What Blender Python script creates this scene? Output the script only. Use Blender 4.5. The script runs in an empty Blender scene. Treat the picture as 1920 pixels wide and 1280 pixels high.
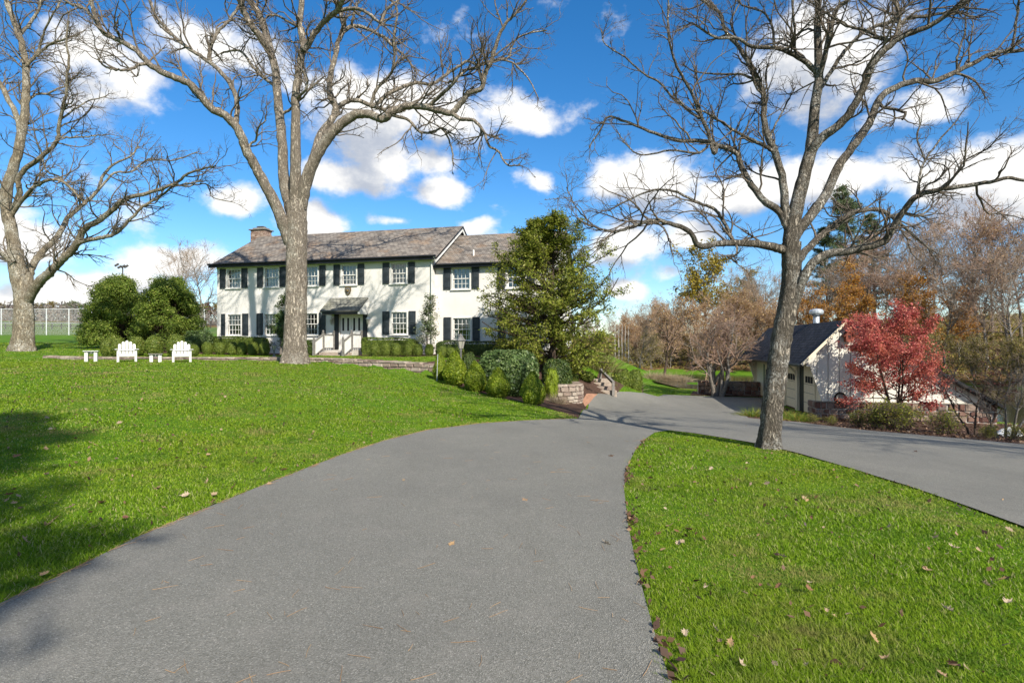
import bpy, bmesh, math, random
import numpy as np
from mathutils import Vector, Matrix
R = math.radians
SC = bpy.context.scene
COL = SC.collection
# ------------------------------------------------------------------ camera
FPX, HY, EYE = 1050.0, 645.0, 1.65          # focal length in px of the 1920 px frame, horizon row, eye height
cd = bpy.data.cameras.new('camera'); cam = bpy.data.objects.new('camera', cd); COL.objects.link(cam)
cd.sensor_width = 36; cd.lens = FPX / 1920 * 36; cd.shift_y = 5 / 1920
cd.clip_start = 0.05; cd.clip_end = 6000
cam.location = (0, 0, EYE); cam.rotation_euler = (R(90), 0, 0)
SC.camera = cam
# ------------------------------------------------------------------ light
SUN_EL, SUN_DIR = R(36), Vector((0.50, -0.866, 0)).normalized()
S3 = Vector((SUN_DIR.x * math.cos(SUN_EL), SUN_DIR.y * math.cos(SUN_EL), math.sin(SUN_EL)))
sl = bpy.data.lights.new('sun', 'SUN'); sl.energy = 4.6; sl.angle = R(0.55); sl.color = (1.0, 0.94, 0.84)
sun = bpy.data.objects.new('sun', sl); COL.objects.link(sun)
sun.rotation_euler = S3.to_track_quat('Z', 'Y').to_euler(); sun.location = (20, -30, 40)
SC.view_settings.view_transform = 'Standard'; SC.view_settings.look = 'None'
SC.view_settings.gamma = 1; SC.view_settings.use_curve_mapping = False
SC.view_settings.exposure = 0.78
SC.render.engine = 'CYCLES'
SC.cycles.max_bounces = 4; SC.cycles.diffuse_bounces = 2; SC.cycles.glossy_bounces = 2; SC.cycles.transparent_max_bounces = 16
W = bpy.data.worlds.new('World'); SC.world = W; W.use_nodes = True

class NT:
    """small helper round a node tree"""
    def __init__(s, nt): s.t = nt; s.n = nt.nodes; s.l = nt.links
    def __call__(s, typ, ins=None, **kw):
        n = s.n.new(typ)
        for k, v in kw.items(): setattr(n, k, v)
        for k, v in (ins or {}).items(): s.put(n.inputs[k], v)
        return n
    def put(s, sock, v):
        if isinstance(v, bpy.types.NodeSocket): s.l.new(v, sock)
        elif isinstance(v, bpy.types.Node): s.l.new(v.outputs[0], sock)
        else: sock.default_value = v
    def math(s, op, a, b=0.0, c=0.0, clamp=False):
        n = s.n.new('ShaderNodeMath'); n.operation = op; n.use_clamp = clamp
        s.put(n.inputs[0], a); s.put(n.inputs[1], b); s.put(n.inputs[2], c); return n.outputs[0]
    def vmath(s, op, a, b=(0, 0, 0), out=0):
        n = s.n.new('ShaderNodeVectorMath'); n.operation = op
        s.put(n.inputs[0], a); s.put(n.inputs[1], b); return n.outputs[out]
    def mix(s, f, a, b, blend='MIX'):
        n = s.n.new('ShaderNodeMix'); n.data_type = 'RGBA'; n.blend_type = blend
        s.put(n.inputs[0], f); s.put(n.inputs[6], a); s.put(n.inputs[7], b); return n.outputs[2]
    def rng(s, v, a, b, c=0.0, d=1.0, smooth=False):
        n = s.n.new('ShaderNodeMapRange'); n.interpolation_type = 'SMOOTHSTEP' if smooth else 'LINEAR'
        for i, q in enumerate((v, a, b, c, d)): s.put(n.inputs[i], q)
        return n.outputs[0]
    def noise(s, scale, vec=None, detail=4, rough=.55, dist=0.0, out=0):
        n = s.n.new('ShaderNodeTexNoise'); n.inputs['Scale'].default_value = scale
        n.inputs['Detail'].default_value = detail; n.inputs['Roughness'].default_value = rough
        n.inputs['Distortion'].default_value = dist
        if vec is not None: s.put(n.inputs['Vector'], vec)
        return n.outputs[out]
    def ramp(s, f, stops):
        n = s.n.new('ShaderNodeValToRGB'); s.put(n.inputs[0], f); e = n.color_ramp.elements
        while len(e) < len(stops): e.new(0.5)
        for q, (p, c) in zip(e, stops): q.position = p; q.color = (*c, 1) if len(c) == 3 else c
        return n.outputs[0]

# ------------------------------------------------------------------ sky with cumulus (world-fixed directions)
def px_dir(px, py):
    v = Vector(((px - 960) / FPX, 1.0, (HY - py) / FPX)); return v.normalized()
g = bpy.data.node_groups.new('cloud_density', 'ShaderNodeTree')
g.interface.new_socket('Vector', in_out='INPUT', socket_type='NodeSocketVector')
g.interface.new_socket('Value', in_out='OUTPUT', socket_type='NodeSocketFloat')
q = NT(g); gi = q('NodeGroupInput'); go = q('NodeGroupOutput')
vec = gi.outputs[0]
CL = [  # cloud centres (as seen in the photo), half width, half height in px, weight
 (690, 245, 150, 120, 1.0), (640, 330, 120, 50, .95), (830, 245, 150, 60, .9), (1000, 210, 150, 45, .85), (790, 300, 90, 40, .8),
 (230, 150, 170, 90, .72), (380, 60, 120, 90, .6), (150, 60, 110, 70, .6), (445, 378, 85, 42, .9), (595, 425, 75, 75, 1.0), (820, 366, 75, 44, .95),
 (1015, 337, 75, 36, .85), (1540, 90, 190, 120, .95), (1500, 190, 110, 60, .6), (1725, 205, 110, 50, .9), (1230, 345, 190, 62, .95), (1400, 360, 200, 62, .95),
 (1170, 470, 140, 68, .95), (1300, 440, 130, 52, .85), (1600, 345, 120, 60, .85), (1790, 320, 210, 90, 1.0), (1880, 380, 160, 60, .9),
 (330, 492, 150, 60, .95), (210, 540, 160, 45, .9), (45, 430, 120, 85, .8), (0, 550, 160, 60, .8), (1260, 512, 60, 26, .8), (1165, 552, 70, 22, .8), (880, 425, 50, 18, .7), (750, 420, 60, 16, .7), (270, 420, 70, 45, .7)]
warp = q.noise(3.4, vec, 3, .6, out=1)
wv = q.vmath('ADD', vec, q.vmath('MULTIPLY', q.vmath('SUBTRACT', warp, (.5, .5, .5)), (.13, .13, .10)))
acc = None
for (px, py, a, b, w) in CL:
    c = px_dir(px, py); L = 1 / c.y            # distance factor off axis
    a_, b_ = a / FPX / L * .97, b / FPX / L * .97
    dv = q.vmath('MULTIPLY', q.vmath('SUBTRACT', wv, tuple(c)), (1 / a_, 1 / a_, 1 / b_))
    r = q.math('MULTIPLY', q.rng(q.vmath('LENGTH', dv, out=1), 1.25, 0.0), w)
    acc = r if acc is None else q.math('SMOOTH_MAX', acc, r, .12)
# the same sort of clouds over the rest of the dome
dx = q('ShaderNodeSeparateXYZ', {0: vec})
other = q.rng(dx.outputs[1], .62, .35)
gen = q.rng(q.noise(2.6, q.vmath('MULTIPLY', vec, (1, 1, 1.9)), 2, .5), .44, .72)
acc = q.math('MAXIMUM', acc, q.math('MULTIPLY', other, q.math('MULTIPLY', gen, 1.05)))
fb = q.noise(7.5, q.vmath('MULTIPLY', vec, (1, 1, 1.45)), 9, .60)
dens = q.math('ADD', acc, q.math('MULTIPLY', q.math('SUBTRACT', fb, .5), 1.7))
q.l.new(dens, go.inputs[0])

w = NT(W.node_tree); w.n.clear()
tc = w('ShaderNodeTexCoord'); D = w.vmath('NORMALIZE', tc.outputs['Generated'])
sky = w('ShaderNodeTexSky', sky_type='NISHITA', sun_disc=False, sun_elevation=SUN_EL, sun_rotation=math.atan2(SUN_DIR.x, SUN_DIR.y), altitude=120, air_density=1.0, dust_density=0.15, ozone_density=3.0)
hs = w('ShaderNodeHueSaturation', {'Hue': .497, 'Saturation': 1.33, 'Value': .91, 'Color': sky.outputs[0]})
def dens_at(v):
    n = w('ShaderNodeGroup'); n.node_tree = g; w.put(n.inputs[0], v); return n.outputs[0]
d0 = dens_at(D)
d1 = dens_at(w.vmath('ADD', D, (.022, -.004, .045)))      # a little towards the sun: how much cloud lies above
alpha = w.rng(d0, .25, .62, smooth=True)
shade = w.rng(w.math('SUBTRACT', w.math('MULTIPLY', d1, 1.0), w.math('MULTIPLY', d0, .42)), .12, .62, smooth=True)
cc = w.mix(shade, (6.6, 6.5, 6.3, 1), (3.1, 3.4, 4.0, 1))
skyb = w.mix(1.0, hs.outputs[0], (1.03, 1.05, 1.14, 1), 'MULTIPLY')
skyc = w.mix(alpha, skyb, cc)
bg = w('ShaderNodeBackground', {'Color': skyc, 'Strength': 0.10})
w('ShaderNodeOutputWorld', {'Surface': bg.outputs[0]})
W.cycles.sampling_method = 'MANUAL'; W.cycles.sample_map_resolution = 512

# ------------------------------------------------------------------ object helpers
def obj(name, verts, faces, mat=None, parent=None, smooth=False, loc=None):
    me = bpy.data.meshes.new(name)
    if isinstance(verts, np.ndarray) and isinstance(faces, np.ndarray):
        n, k = faces.shape
        me.vertices.add(len(verts)); me.vertices.foreach_set('co', verts.astype(np.float32).ravel())
        me.loops.add(n * k); me.loops.foreach_set('vertex_index', faces.astype(np.int32).ravel())
        me.polygons.add(n); me.polygons.foreach_set('loop_start', np.arange(0, n * k, k, dtype=np.int32))
        try: me.polygons.foreach_set('loop_total', np.full(n, k, dtype=np.int32))
        except Exception: pass
        me.update(calc_edges=True)
    else:
        me.from_pydata([tuple(v) for v in verts], [], [tuple(f) for f in faces]); me.update()
    if smooth: me.polygons.foreach_set('use_smooth', [True] * len(me.polygons))
    if mat: me.materials.append(mat)
    return link(name, me, parent, loc)
def link(name, me, parent=None, loc=None, rz=0, scale=None):
    o = bpy.data.objects.new(name, me); COL.objects.link(o)
    if parent: o.parent = parent
    if loc is not None: o.location = loc
    if rz: o.rotation_euler = (0, 0, rz)
    if scale is not None: o.scale = scale
    return o
def tag(o, label, cat, group=None, kind=None):
    o['label'] = label; o['category'] = cat
    if group: o['group'] = group
    if kind: o['kind'] = kind
    return o
def struct(o): o['kind'] = 'structure'; return o
def thing(name, label, cat, loc=(0, 0, 0), rz=0, group=None):
    o = bpy.data.objects.new(name, None); COL.objects.link(o); o.empty_display_size = .2
    o.location = loc; o.rotation_euler = (0, 0, rz); return tag(o, label, cat, group)
def copy_tree(o, parent=None):
    c = o.copy(); COL.objects.link(c); c.parent = parent
    for ch in [x for x in COL.objects if x.parent == o]: copy_tree(ch, c)
    return c
class MB:
    """collects boxes / prisms / tubes into one mesh"""
    def __init__(s): s.v = []; s.f = []
    def add(s, V, F):
        o = len(s.v); s.v += [tuple(p) for p in V]; s.f += [tuple(i + o for i in f) for f in F]; return s
    def box(s, x0, x1, y0, y1, z0, z1):
        return s.add([(x0, y0, z0), (x1, y0, z0), (x1, y1, z0), (x0, y1, z0), (x0, y0, z1), (x1, y0, z1), (x1, y1, z1), (x0, y1, z1)],
                     [(0, 3, 2, 1), (4, 5, 6, 7), (0, 1, 5, 4), (1, 2, 6, 5), (2, 3, 7, 6), (3, 0, 4, 7)])
    def bar(s, a, b, w, h=None, up=(0, 0, 1)):
        a, b = Vector(a), Vector(b); t = (b - a).normalized(); up = Vector(up)
        if abs(t.dot(up)) > .98: up = Vector((0, 1, 0))
        x = t.cross(up).normalized(); y = x.cross(t); h = h or w
        V = [p + x * (i * w / 2) + y * (j * h / 2) for p in (a, b) for i, j in ((-1, -1), (1, -1), (1, 1), (-1, 1))]
        return s.add(V, [(0, 1, 2, 3), (7, 6, 5, 4), (0, 4, 5, 1), (1, 5, 6, 2), (2, 6, 7, 3), (3, 7, 4, 0)])
    def lathe(s, prof, n=12, c=(0, 0, 0)):
        V = []; F = []
        for r, z in prof:
            for i in range(n): a = 2 * math.pi * i / n; V.append((c[0] + r * math.cos(a), c[1] + r * math.sin(a), c[2] + z))
        for k in range(len(prof) - 1):
            for i in range(n): j = (i + 1) % n; F.append((k * n + i, k * n + j, (k + 1) * n + j, (k + 1) * n + i))
        F.append(tuple(range(n - 1, -1, -1))); F.append(tuple((len(prof) - 1) * n + i for i in range(n)))
        return s.add(V, F)
    def prism(s, poly, ax, c0, c1):
        """poly of 2D points extruded along axis 'y' ((x,z) points) or 'x' ((y,z)) or 'z' ((x,y))"""
        n = len(poly)
        def p3(p, c): return {'y': (p[0], c, p[1]), 'x': (c, p[0], p[1]), 'z': (p[0], p[1], c)}[ax]
        V = [p3(p, c0) for p in poly] + [p3(p, c1) for p in poly]
        F = [tuple(range(n)), tuple(range(2 * n - 1, n - 1, -1))] + [(i, i + n, (i + 1) % n + n, (i + 1) % n) for i in range(n)]
        return s.add(V, F)
    def build(s, name, mat, parent=None, smooth=False, bevel=0, loc=None):
        o = obj(name, s.v, s.f, mat, parent, smooth, loc)
        bm = bmesh.new(); bm.from_mesh(o.data); bmesh.ops.recalc_face_normals(bm, faces=bm.faces)
        if bevel: bmesh.ops.bevel(bm, geom=bm.edges[:], offset=bevel, segments=1, affect='EDGES')
        bm.to_mesh(o.data); bm.free()
        return o

# ------------------------------------------------------------------ tubes, twigs and leaves (numpy)
class Soup:
    def __init__(s): s.V = []; s.F = []; s.n = 0
    def add(s, V, F):
        s.V.append(V); s.F.append(F + s.n); s.n += len(V)
    def tubes(s, P, Rad, sides=4, wob=0.0, rg=None, lobes=None):
        """P (N,K,3) paths, Rad (N,K)"""
        N, K, _ = P.shape
        T = np.empty_like(P); T[:, 1:-1] = P[:, 2:] - P[:, :-2]; T[:, 0] = P[:, 1] - P[:, 0]; T[:, -1] = P[:, -1] - P[:, -2]
        T /= np.linalg.norm(T, axis=2, keepdims=True) + 1e-9
        u = np.cross(T[:, 0], np.where(np.abs(T[:, 0, 2:3]) > .8, [[1., 0, 0]], [[0, 0, 1.]])); u /= np.linalg.norm(u, axis=1, keepdims=True) + 1e-9
        U = np.empty_like(P); U[:, 0] = u
        for k in range(1, K):
            u = u - (u * T[:, k]).sum(1, keepdims=True) * T[:, k]; u /= np.linalg.norm(u, axis=1, keepdims=True) + 1e-9; U[:, k] = u
        Vv = np.cross(T, U)
        a = np.arange(sides) * 2 * np.pi / sides
        rr = Rad[:, :, None] * np.ones(sides)
        if wob: rr = rr * (1 + wob * rg.normal(size=rr.shape))
        if lobes is not None: rr = rr * lobes
        ring = P[:, :, None] + rr[..., None] * (np.cos(a)[None, None, :, None] * U[:, :, None] + np.sin(a)[None, None, :, None] * Vv[:, :, None])
        V = ring.reshape(-1, 3)
        base = (np.arange(N)[:, None, None] * K + np.arange(K - 1)[None, :, None]) * sides
        i = np.arange(sides)[None, None]; j = (i + 1) % sides
        F = np.stack([base + i, base + j, base + sides + j, base + sides + i], -1).reshape(-1, 4)
        s.add(V, F)
    def leaves(s, C, size, rg, nrm=None, jit=1.0, asp=.6, size_var=.35):
        N = len(C)
        n = rg.normal(size=(N, 3)) * jit
        if nrm is not None: n = n + nrm
        n /= np.linalg.norm(n, axis=1, keepdims=True) + 1e-9
        t = rg.normal(size=(N, 3)); t -= (t * n).sum(1, keepdims=True) * n; t /= np.linalg.norm(t, axis=1, keepdims=True) + 1e-9
        b = np.cross(n, t); sz = size * (1 + size_var * rg.normal(size=(N, 1))).clip(.4, 2)
        V = np.stack([C - t * sz * .5, C + b * sz * .5 * asp - t * sz * .05, C + t * sz * .5, C - b * sz * .5 * asp - t * sz * .05], 1).reshape(-1, 3)
        s.add(V, np.arange(4 * N).reshape(N, 4))
    def build(s, name, mat, parent=None, smooth=False, loc=None):
        return obj(name, np.concatenate(s.V), np.concatenate(s.F), mat, parent, smooth, loc)
def unit(a): return a / (np.linalg.norm(a, axis=-1, keepdims=True) + 1e-9)
def grow(st, dr, ln, r0, K, rg, wob=.25, up=0.0, taper=.3):
    N = len(st); P = np.empty((N, K, 3)); P[:, 0] = st; d = unit(dr); step = (ln / (K - 1))[:, None]
    for k in range(1, K):
        d = unit(d + wob * rg.normal(size=(N, 3)) + np.array([0, 0, up])); P[:, k] = P[:, k - 1] + d * step
    return P, r0[:, None] * np.linspace(1, taper, K)[None]
def spawn(P, Rad, k, rg, ang=(.5, 1.2), t0=.2, lr=(.35, .7), rr=.6):
    N, K, _ = P.shape
    t = rg.uniform(t0, .98, (N, k)) * (K - 1); i = np.minimum(t.astype(int), K - 2); f = (t - i)[..., None]; rows = np.arange(N)[:, None]
    st = P[rows, i] * (1 - f) + P[rows, i + 1] * f; tg = unit(P[rows, i + 1] - P[rows, i])
    rad = Rad[rows, i]; L = np.linalg.norm(P[:, 1:] - P[:, :-1], axis=2).sum(1)[:, None]
    pr = rg.normal(size=tg.shape); pr = unit(pr - (pr * tg).sum(-1, keepdims=True) * tg)
    a = rg.uniform(*ang, (N, k))[..., None]
    d = np.cos(a) * tg + np.sin(a) * pr
    ln = L * rg.uniform(*lr, (N, k)) * (1.15 - .55 * t / (K - 1))
    return st.reshape(-1, 3), d.reshape(-1, 3), ln.ravel(), (rad * rr).ravel()
# ------------------------------------------------------------------ materials
def new_mat(name):
    m = bpy.data.materials.new(name); m.use_nodes = True; t = NT(m.node_tree); t.n.clear()
    return m, t
def finish(t, col, rough=.8, bump=None, bs=.3, bd=.02, spec=.3, trans=0, tcol=None, metal=0, normal=None):
    b = t('ShaderNodeBsdfPrincipled', {'Base Color': col, 'Roughness': rough, 'Specular IOR Level': spec, 'Metallic': metal})
    if bump is not None:
        n = t('ShaderNodeBump', {'Height': bump, 'Strength': bs, 'Distance': bd}); t.l.new(n.outputs[0], b.inputs['Normal'])
    sh = b.outputs[0]
    if trans:
        tr = t('ShaderNodeBsdfTranslucent', {'Color': tcol if tcol is not None else col})
        mx = t('ShaderNodeMixShader', {0: trans, 1: sh, 2: tr.outputs[0]}); sh = mx.outputs[0]
    t('ShaderNodeOutputMaterial', {'Surface': sh})
def gpos(t): return t('ShaderNodeNewGeometry').outputs['Position']
def ocoord(t): return t('ShaderNodeTexCoord').outputs['Object']
def island(t): return t('ShaderNodeNewGeometry').outputs['Random Per Island']
def orand(t): return t('ShaderNodeObjectInfo').outputs['Random']

def plain(name, col, rough=.6, var=.12, scale=6, bs=.15, bd=.01, metal=0, spec=.3):
    m, t = new_mat(name); n = t.noise(scale, ocoord(t), 6, .6)
    c2 = tuple(x * (1 - var * 2) for x in col); c1 = tuple(min(1, x * (1 + var)) for x in col)
    c = t.ramp(n, [(.3, c2), (.7, c1)])
    finish(t, c, rough, t.noise(scale * 9, ocoord(t), 4), bs, bd, spec, metal=metal); return m
def leafmat(name, stops, trans=.3, rough=.5, patch=None, spec=.25):
    m, t = new_mat(name); c = t.ramp(island(t), stops)
    n = t.noise(1.3, gpos(t), 3); c = t.mix(t.rng(n, .35, .7), t.mix(.22, c, (0.0, 0.0, 0.0, 1)), c) if patch is None else t.mix(t.rng(n, .45, .6), c, (*patch, 1))
    finish(t, c, rough, trans=trans, spec=spec); return m
def barkmat(name, dark, light, lichen, scale=1.0, lich=.55, bd=.04):
    m, t = new_mat(name); p = ocoord(t)
    st = t.vmath('MULTIPLY', p, (7 * scale, 7 * scale, 1.7 * scale))
    f = t.noise(2.2, st, 7, .62, 1.2); f2 = t.noise(14 * scale, p, 5, .6)
    r = t.math('ABSOLUTE', t.math('SUBTRACT', f, .5)); r = t.rng(r, 0, .13)
    c = t.mix(r, (*dark, 1), (*light, 1))
    c = t.mix(t.math('MULTIPLY', t.rng(f2, .3, .8), .5), c, (*[x * .55 for x in light], 1))
    li = t.rng(t.noise(1.6 * scale, p, 6, .7), lich, lich + .14)
    li = t.math('MULTIPLY', li, t.rng(t.noise(26 * scale, p, 3), .42, .58))
    c = t.mix(t.math('MULTIPLY', li, .75), c, (*lichen, 1))
    finish(t, c, .95, t.math('ADD', r, t.math('MULTIPLY', f2, .5)), 1.0, bd, .1); return m

M = {}
m, t = new_mat('lawn'); p = gpos(t)
big = t.noise(.16, p, 4); mid = t.noise(1.7, p, 5, .65); fine = t.noise(38, p, 5, .7)
c = t.mix(t.rng(mid, .35, .68), (.065, .155, .006, 1), (.115, .235, .010, 1))
c = t.mix(t.rng(big, .42, .66), c, t.mix(.5, c, (.140, .200, .025, 1)))
c = t.mix(t.math('MULTIPLY', t.rng(t.noise(.55, p, 6, .7), .60, .74), .55), c, (.22, .19, .075, 1))
c = t.mix(t.rng(fine, .35, .62), t.mix(.32, c, (.015, .03, .004, 1)), c)
wd = t('ShaderNodeAttribute', attribute_name='wood').outputs['Fac']
lit = t.ramp(t.noise(4.5, p, 7, .75), [(.30, (.05, .035, .02)), (.50, (.16, .10, .045)), (.62, (.26, .15, .06)), (.75, (.10, .10, .03))])
c = t.mix(wd, c, lit)
fd = t('ShaderNodeAttribute', attribute_name='field').outputs['Fac']
c = t.mix(t.math('MULTIPLY', fd, t.math('SUBTRACT', 1.0, wd)), c, t.mix(t.rng(t.noise(.3, p, 5), .4, .65), (.075, .135, .03, 1), (.16, .17, .06, 1)))
finish(t, c, .9, t.math('ADD', t.noise(60, p, 4), t.math('MULTIPLY', mid, 2)), .9, .03, .1); M['lawn'] = m

m, t = new_mat('asphalt'); p = gpos(t)
sp = t('ShaderNodeTexVoronoi', {'Vector': p, 'Scale': 150.0}); cv = t('ShaderNodeSeparateColor', {0: sp.outputs['Color']})
c = t.ramp(cv.outputs[0], [(.0, (.128, .122, .100)), (.45, (.186, .180, .152)), (.8, (.215, .207, .176)), (.93, (.265, .253, .218)), (1, (.36, .34, .295))])
big = t.noise(.35, p, 5, .6); md = t.noise(2.3, p, 6, .7)
c = t.mix(t.rng(big, .35, .7), t.mix(.22, c, (.05, .05, .055, 1)), c)
c = t.mix(t.math('MULTIPLY', t.rng(md, .5, .75), .35), c, (.25, .23, .20, 1))
c = t.mix(t.math('MULTIPLY', t.rng(t.noise(5, p, 6, .8), .66, .75), .5), c, (.06, .06, .055, 1))
c = t.mix(t.math('MULTIPLY', t.rng(t.noise(.9, t.vmath('MULTIPLY', p, (1, .35, 1)), 5, .6), .52, .72), .30), c, (.10, .095, .08, 1))
finish(t, c, .88, t.math('ADD', sp.outputs['Distance'], t.math('MULTIPLY', t.noise(7, p, 3), .4)), .55, .012, .25); M['asphalt'] = m

m, t = new_mat('mulch'); p = gpos(t)
c = t.ramp(t.noise(26, t.vmath('MULTIPLY', p, (1, 1.7, 1)), 6, .7), [(.3, (.028, .017, .012)), (.5, (.085, .050, .036)), (.64, (.16, .10, .07)), (.8, (.24, .15, .09))])
finish(t, c, .95, t.noise(30, p, 6, .7), 1, .06, .1); M['mulch'] = m

m, t = new_mat('pond_water'); p = gpos(t)
finish(t, (.030, .034, .018, 1), .06, t.noise(2.2, t.vmath('MULTIPLY', p, (1, 2.4, 1)), 4), .12, .05, .5); M['water'] = m

m, t = new_mat('stucco'); p = ocoord(t)
c = t.mix(t.rng(t.noise(.8, p, 6, .65), .3, .7), (.60, .57, .525, 1), (.69, .66, .61, 1))
st = t.noise(1.0, t.vmath('MULTIPLY', p, (5, 5, .45)), 5, .6)
c = t.mix(t.math('MULTIPLY', t.rng(st, .55, .8), .22), c, (.52, .49, .42, 1))
finish(t, c, .9, t.noise(55, p, 4), .35, .01, .15); M['stucco'] = m

def shingle(name, cols, lichen=None, lam=.6, rowh=.24):
    m, t = new_mat(name); uv = t('ShaderNodeUVMap').outputs[0]
    br = t('ShaderNodeTexBrick', {'Vector': uv, 'Scale': 1.0, 'Mortar Size': .011, 'Brick Width': rowh * 1.15, 'Row Height': rowh, 'Color1': (0, 0, 0, 1), 'Color2': (1, 1, 1, 1), 'Mortar': (.5, .5, .5, 1), 'Bias': 0.0})
    br.offset = .5
    f = t('ShaderNodeSeparateColor', {0: br.outputs[0]}).outputs[0]
    c = t.ramp(t.math('ADD', t.math('MULTIPLY', f, .55), t.math('MULTIPLY', t.noise(2.2, uv, 6, .7), .5)), [(.15, cols[0]), (.5, cols[1]), (.85, cols[2])])
    c = t.mix(t.math('MULTIPLY', br.outputs[1], .8), c, (*[x * .3 for x in cols[0]], 1))
    if lichen:
        k = t.math('MULTIPLY', t.rng(t.noise(.55, uv, 5, .6), .50, .68), t.rng(t.noise(9, uv, 4, .7), .38, .62))
        c = t.mix(t.math('MULTIPLY', k, lam), c, (*lichen, 1))
    sep = t('ShaderNodeSeparateXYZ', {0: uv})
    saw = t.math('FRACT', t.math('DIVIDE', sep.outputs[1], rowh))
    hgt = t.math('SUBTRACT', t.math('ADD', t.math('SUBTRACT', 1.0, saw), t.math('MULTIPLY', f, .5)), br.outputs[1])
    finish(t, c, .85, hgt, .9, .03, .2); return m
M['slate'] = shingle('slate_roof', [(.105, .090, .076), (.19, .165, .140), (.28, .245, .205)], (.40, .21, .075), .6)
M['porch_slate'] = shingle('porch_slate', [(.10, .10, .09), (.19, .19, .16), (.29, .28, .23)], (.33, .30, .16), .5, .2)
M['garage_shingle'] = shingle('garage_shingle', [(.014, .015, .019), (.028, .029, .036), (.052, .052, .062)], (.30, .30, .30), .10, .16)

M['black_trim'] = plain('black_paint', (.012, .013, .016), .45, .2)
M['shutter'] = plain('shutter_paint', (.030, .037, .042), .42, .25, 3)
M['white_trim'] = plain('white_paint', (.70, .68, .63), .5, .05)
M['chair_white'] = plain('chair_paint', (.56, .548, .51), .5, .05)
M['cream'] = plain('cream_paint', (.76, .66, .47), .6, .06)
M['cream_board'] = plain('cream_board', (.68, .645, .56), .7, .06, 3)
M['batten'] = plain('batten_gap', (.24, .21, .17), .8, .1)
M['dark_inside'] = plain('dark_inside', (.02, .02, .02), .9, .1)
M['curtain'] = plain('curtain_cloth', (.72, .70, .64), .9, .06)
M['weathered'] = plain('weathered_wood', (.20, .185, .165), .85, .2, 9, .5, .01)
M['galv'] = plain('galvanised', (.55, .57, .58), .45, .15, 12, .2, .005, .6)
M['fence_steel'] = plain('fence_steel', (.62, .63, .63), .5, .1)
M['fence_dark'] = plain('fence_dark', (.06, .055, .05), .8, .1)
M['iron'] = plain('lamp_iron', (.16, .155, .145), .5, .2)
M['bronze'] = plain('bronze', (.20, .14, .06), .45, .3, 20, .5, .01, .5)
M['brick_pad'] = plain('terracotta_brick', (.36, .19, .115), .85, .2, 8, .4, .01)
M['red_wood'] = plain('red_wood', (.24, .065, .04), .7, .2)
M['wreath'] = plain('wreath_vine', (.035, .03, .024), .9, .4, 30, 1, .03)
M['boat_white'] = plain('boat_white', (.70, .70, .66), .4, .15)
M['boat_yellow'] = plain('boat_yellow', (.60, .42, .14), .4, .15)
m, t = new_mat('window_glass')
gl = t('ShaderNodeBsdfGlossy', {'Roughness': .03, 'Color': (1, 1, 1, 1)}); tr = t('ShaderNodeBsdfTransparent', {'Color': (.80, .84, .84, 1)})
lw = t('ShaderNodeFresnel', {'IOR': 1.5}); mx = t('ShaderNodeMixShader', {0: t.math('ADD', lw.outputs[0], .05), 1: tr.outputs[0], 2: gl.outputs[0]})
t('ShaderNodeOutputMaterial', {'Surface': mx.outputs[0]}); M['glass'] = m
m, t = new_mat('lamp_glass'); finish(t, (.55, .52, .42, 1), .25, spec=.5, trans=.4); M['lamp_glass'] = m
m, t = new_mat('chain_link')
uv = t('ShaderNodeUVMap').outputs[0]; sx = t('ShaderNodeSeparateXYZ', {0: uv})
def wire(a):
    return t.math('LESS_THAN', t.math('FRACT', t.math('MULTIPLY', a, 14.0)), .075)
k = t.math('MAXIMUM', wire(t.math('ADD', sx.outputs[0], sx.outputs[1])), wire(t.math('ADD', t.math('SUBTRACT', sx.outputs[0], sx.outputs[1]), 100.0)))
b = t('ShaderNodeBsdfPrincipled', {'Base Color': (.45, .46, .46, 1), 'Roughness': .5}); tr = t('ShaderNodeBsdfTransparent')
mx = t('ShaderNodeMixShader', {0: k, 1: tr.outputs[0], 2: b.outputs[0]}); t('ShaderNodeOutputMaterial', {'Surface': mx.outputs[0]}); M['chain_link'] = m

def stonemat(name, stops, mossy=(.30, .27, .20)):
    m, t = new_mat(name); p = ocoord(t); r = orand(t); gp = gpos(t)
    c = t.ramp(r, stops); n = t.noise(9, gp, 6, .7)
    c = t.mix(t.rng(n, .3, .7), t.mix(.45, c, (.03, .025, .02, 1)), c)
    c = t.mix(t.math('MULTIPLY', t.rng(t.noise(3.2, gp, 5, .7), .55, .75), .5), c, (*mossy, 1))
    finish(t, c, .9, t.noise(16, gp, 6, .7), .8, .03, .15); return m
M['stone_red'] = stonemat('red_fieldstone', [(0, (.12, .055, .045)), (.35, (.22, .115, .085)), (.6, (.29, .19, .145)), (.8, (.36, .27, .21)), (1, (.18, .135, .12))])
M['stone_tan'] = stonemat('tan_fieldstone', [(0, (.20, .14, .115)), (.35, (.36, .28, .22)), (.7, (.46, .39, .31)), (1, (.27, .20, .165))])
M['mortar'] = plain('mortar', (.50, .46, .40), .95, .15, 10, .5, .02)
M['brick'] = stonemat('chimney_brick', [(0, (.22, .14, .11)), (.5, (.34, .24, .19)), (1, (.44, .34, .28))])

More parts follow.
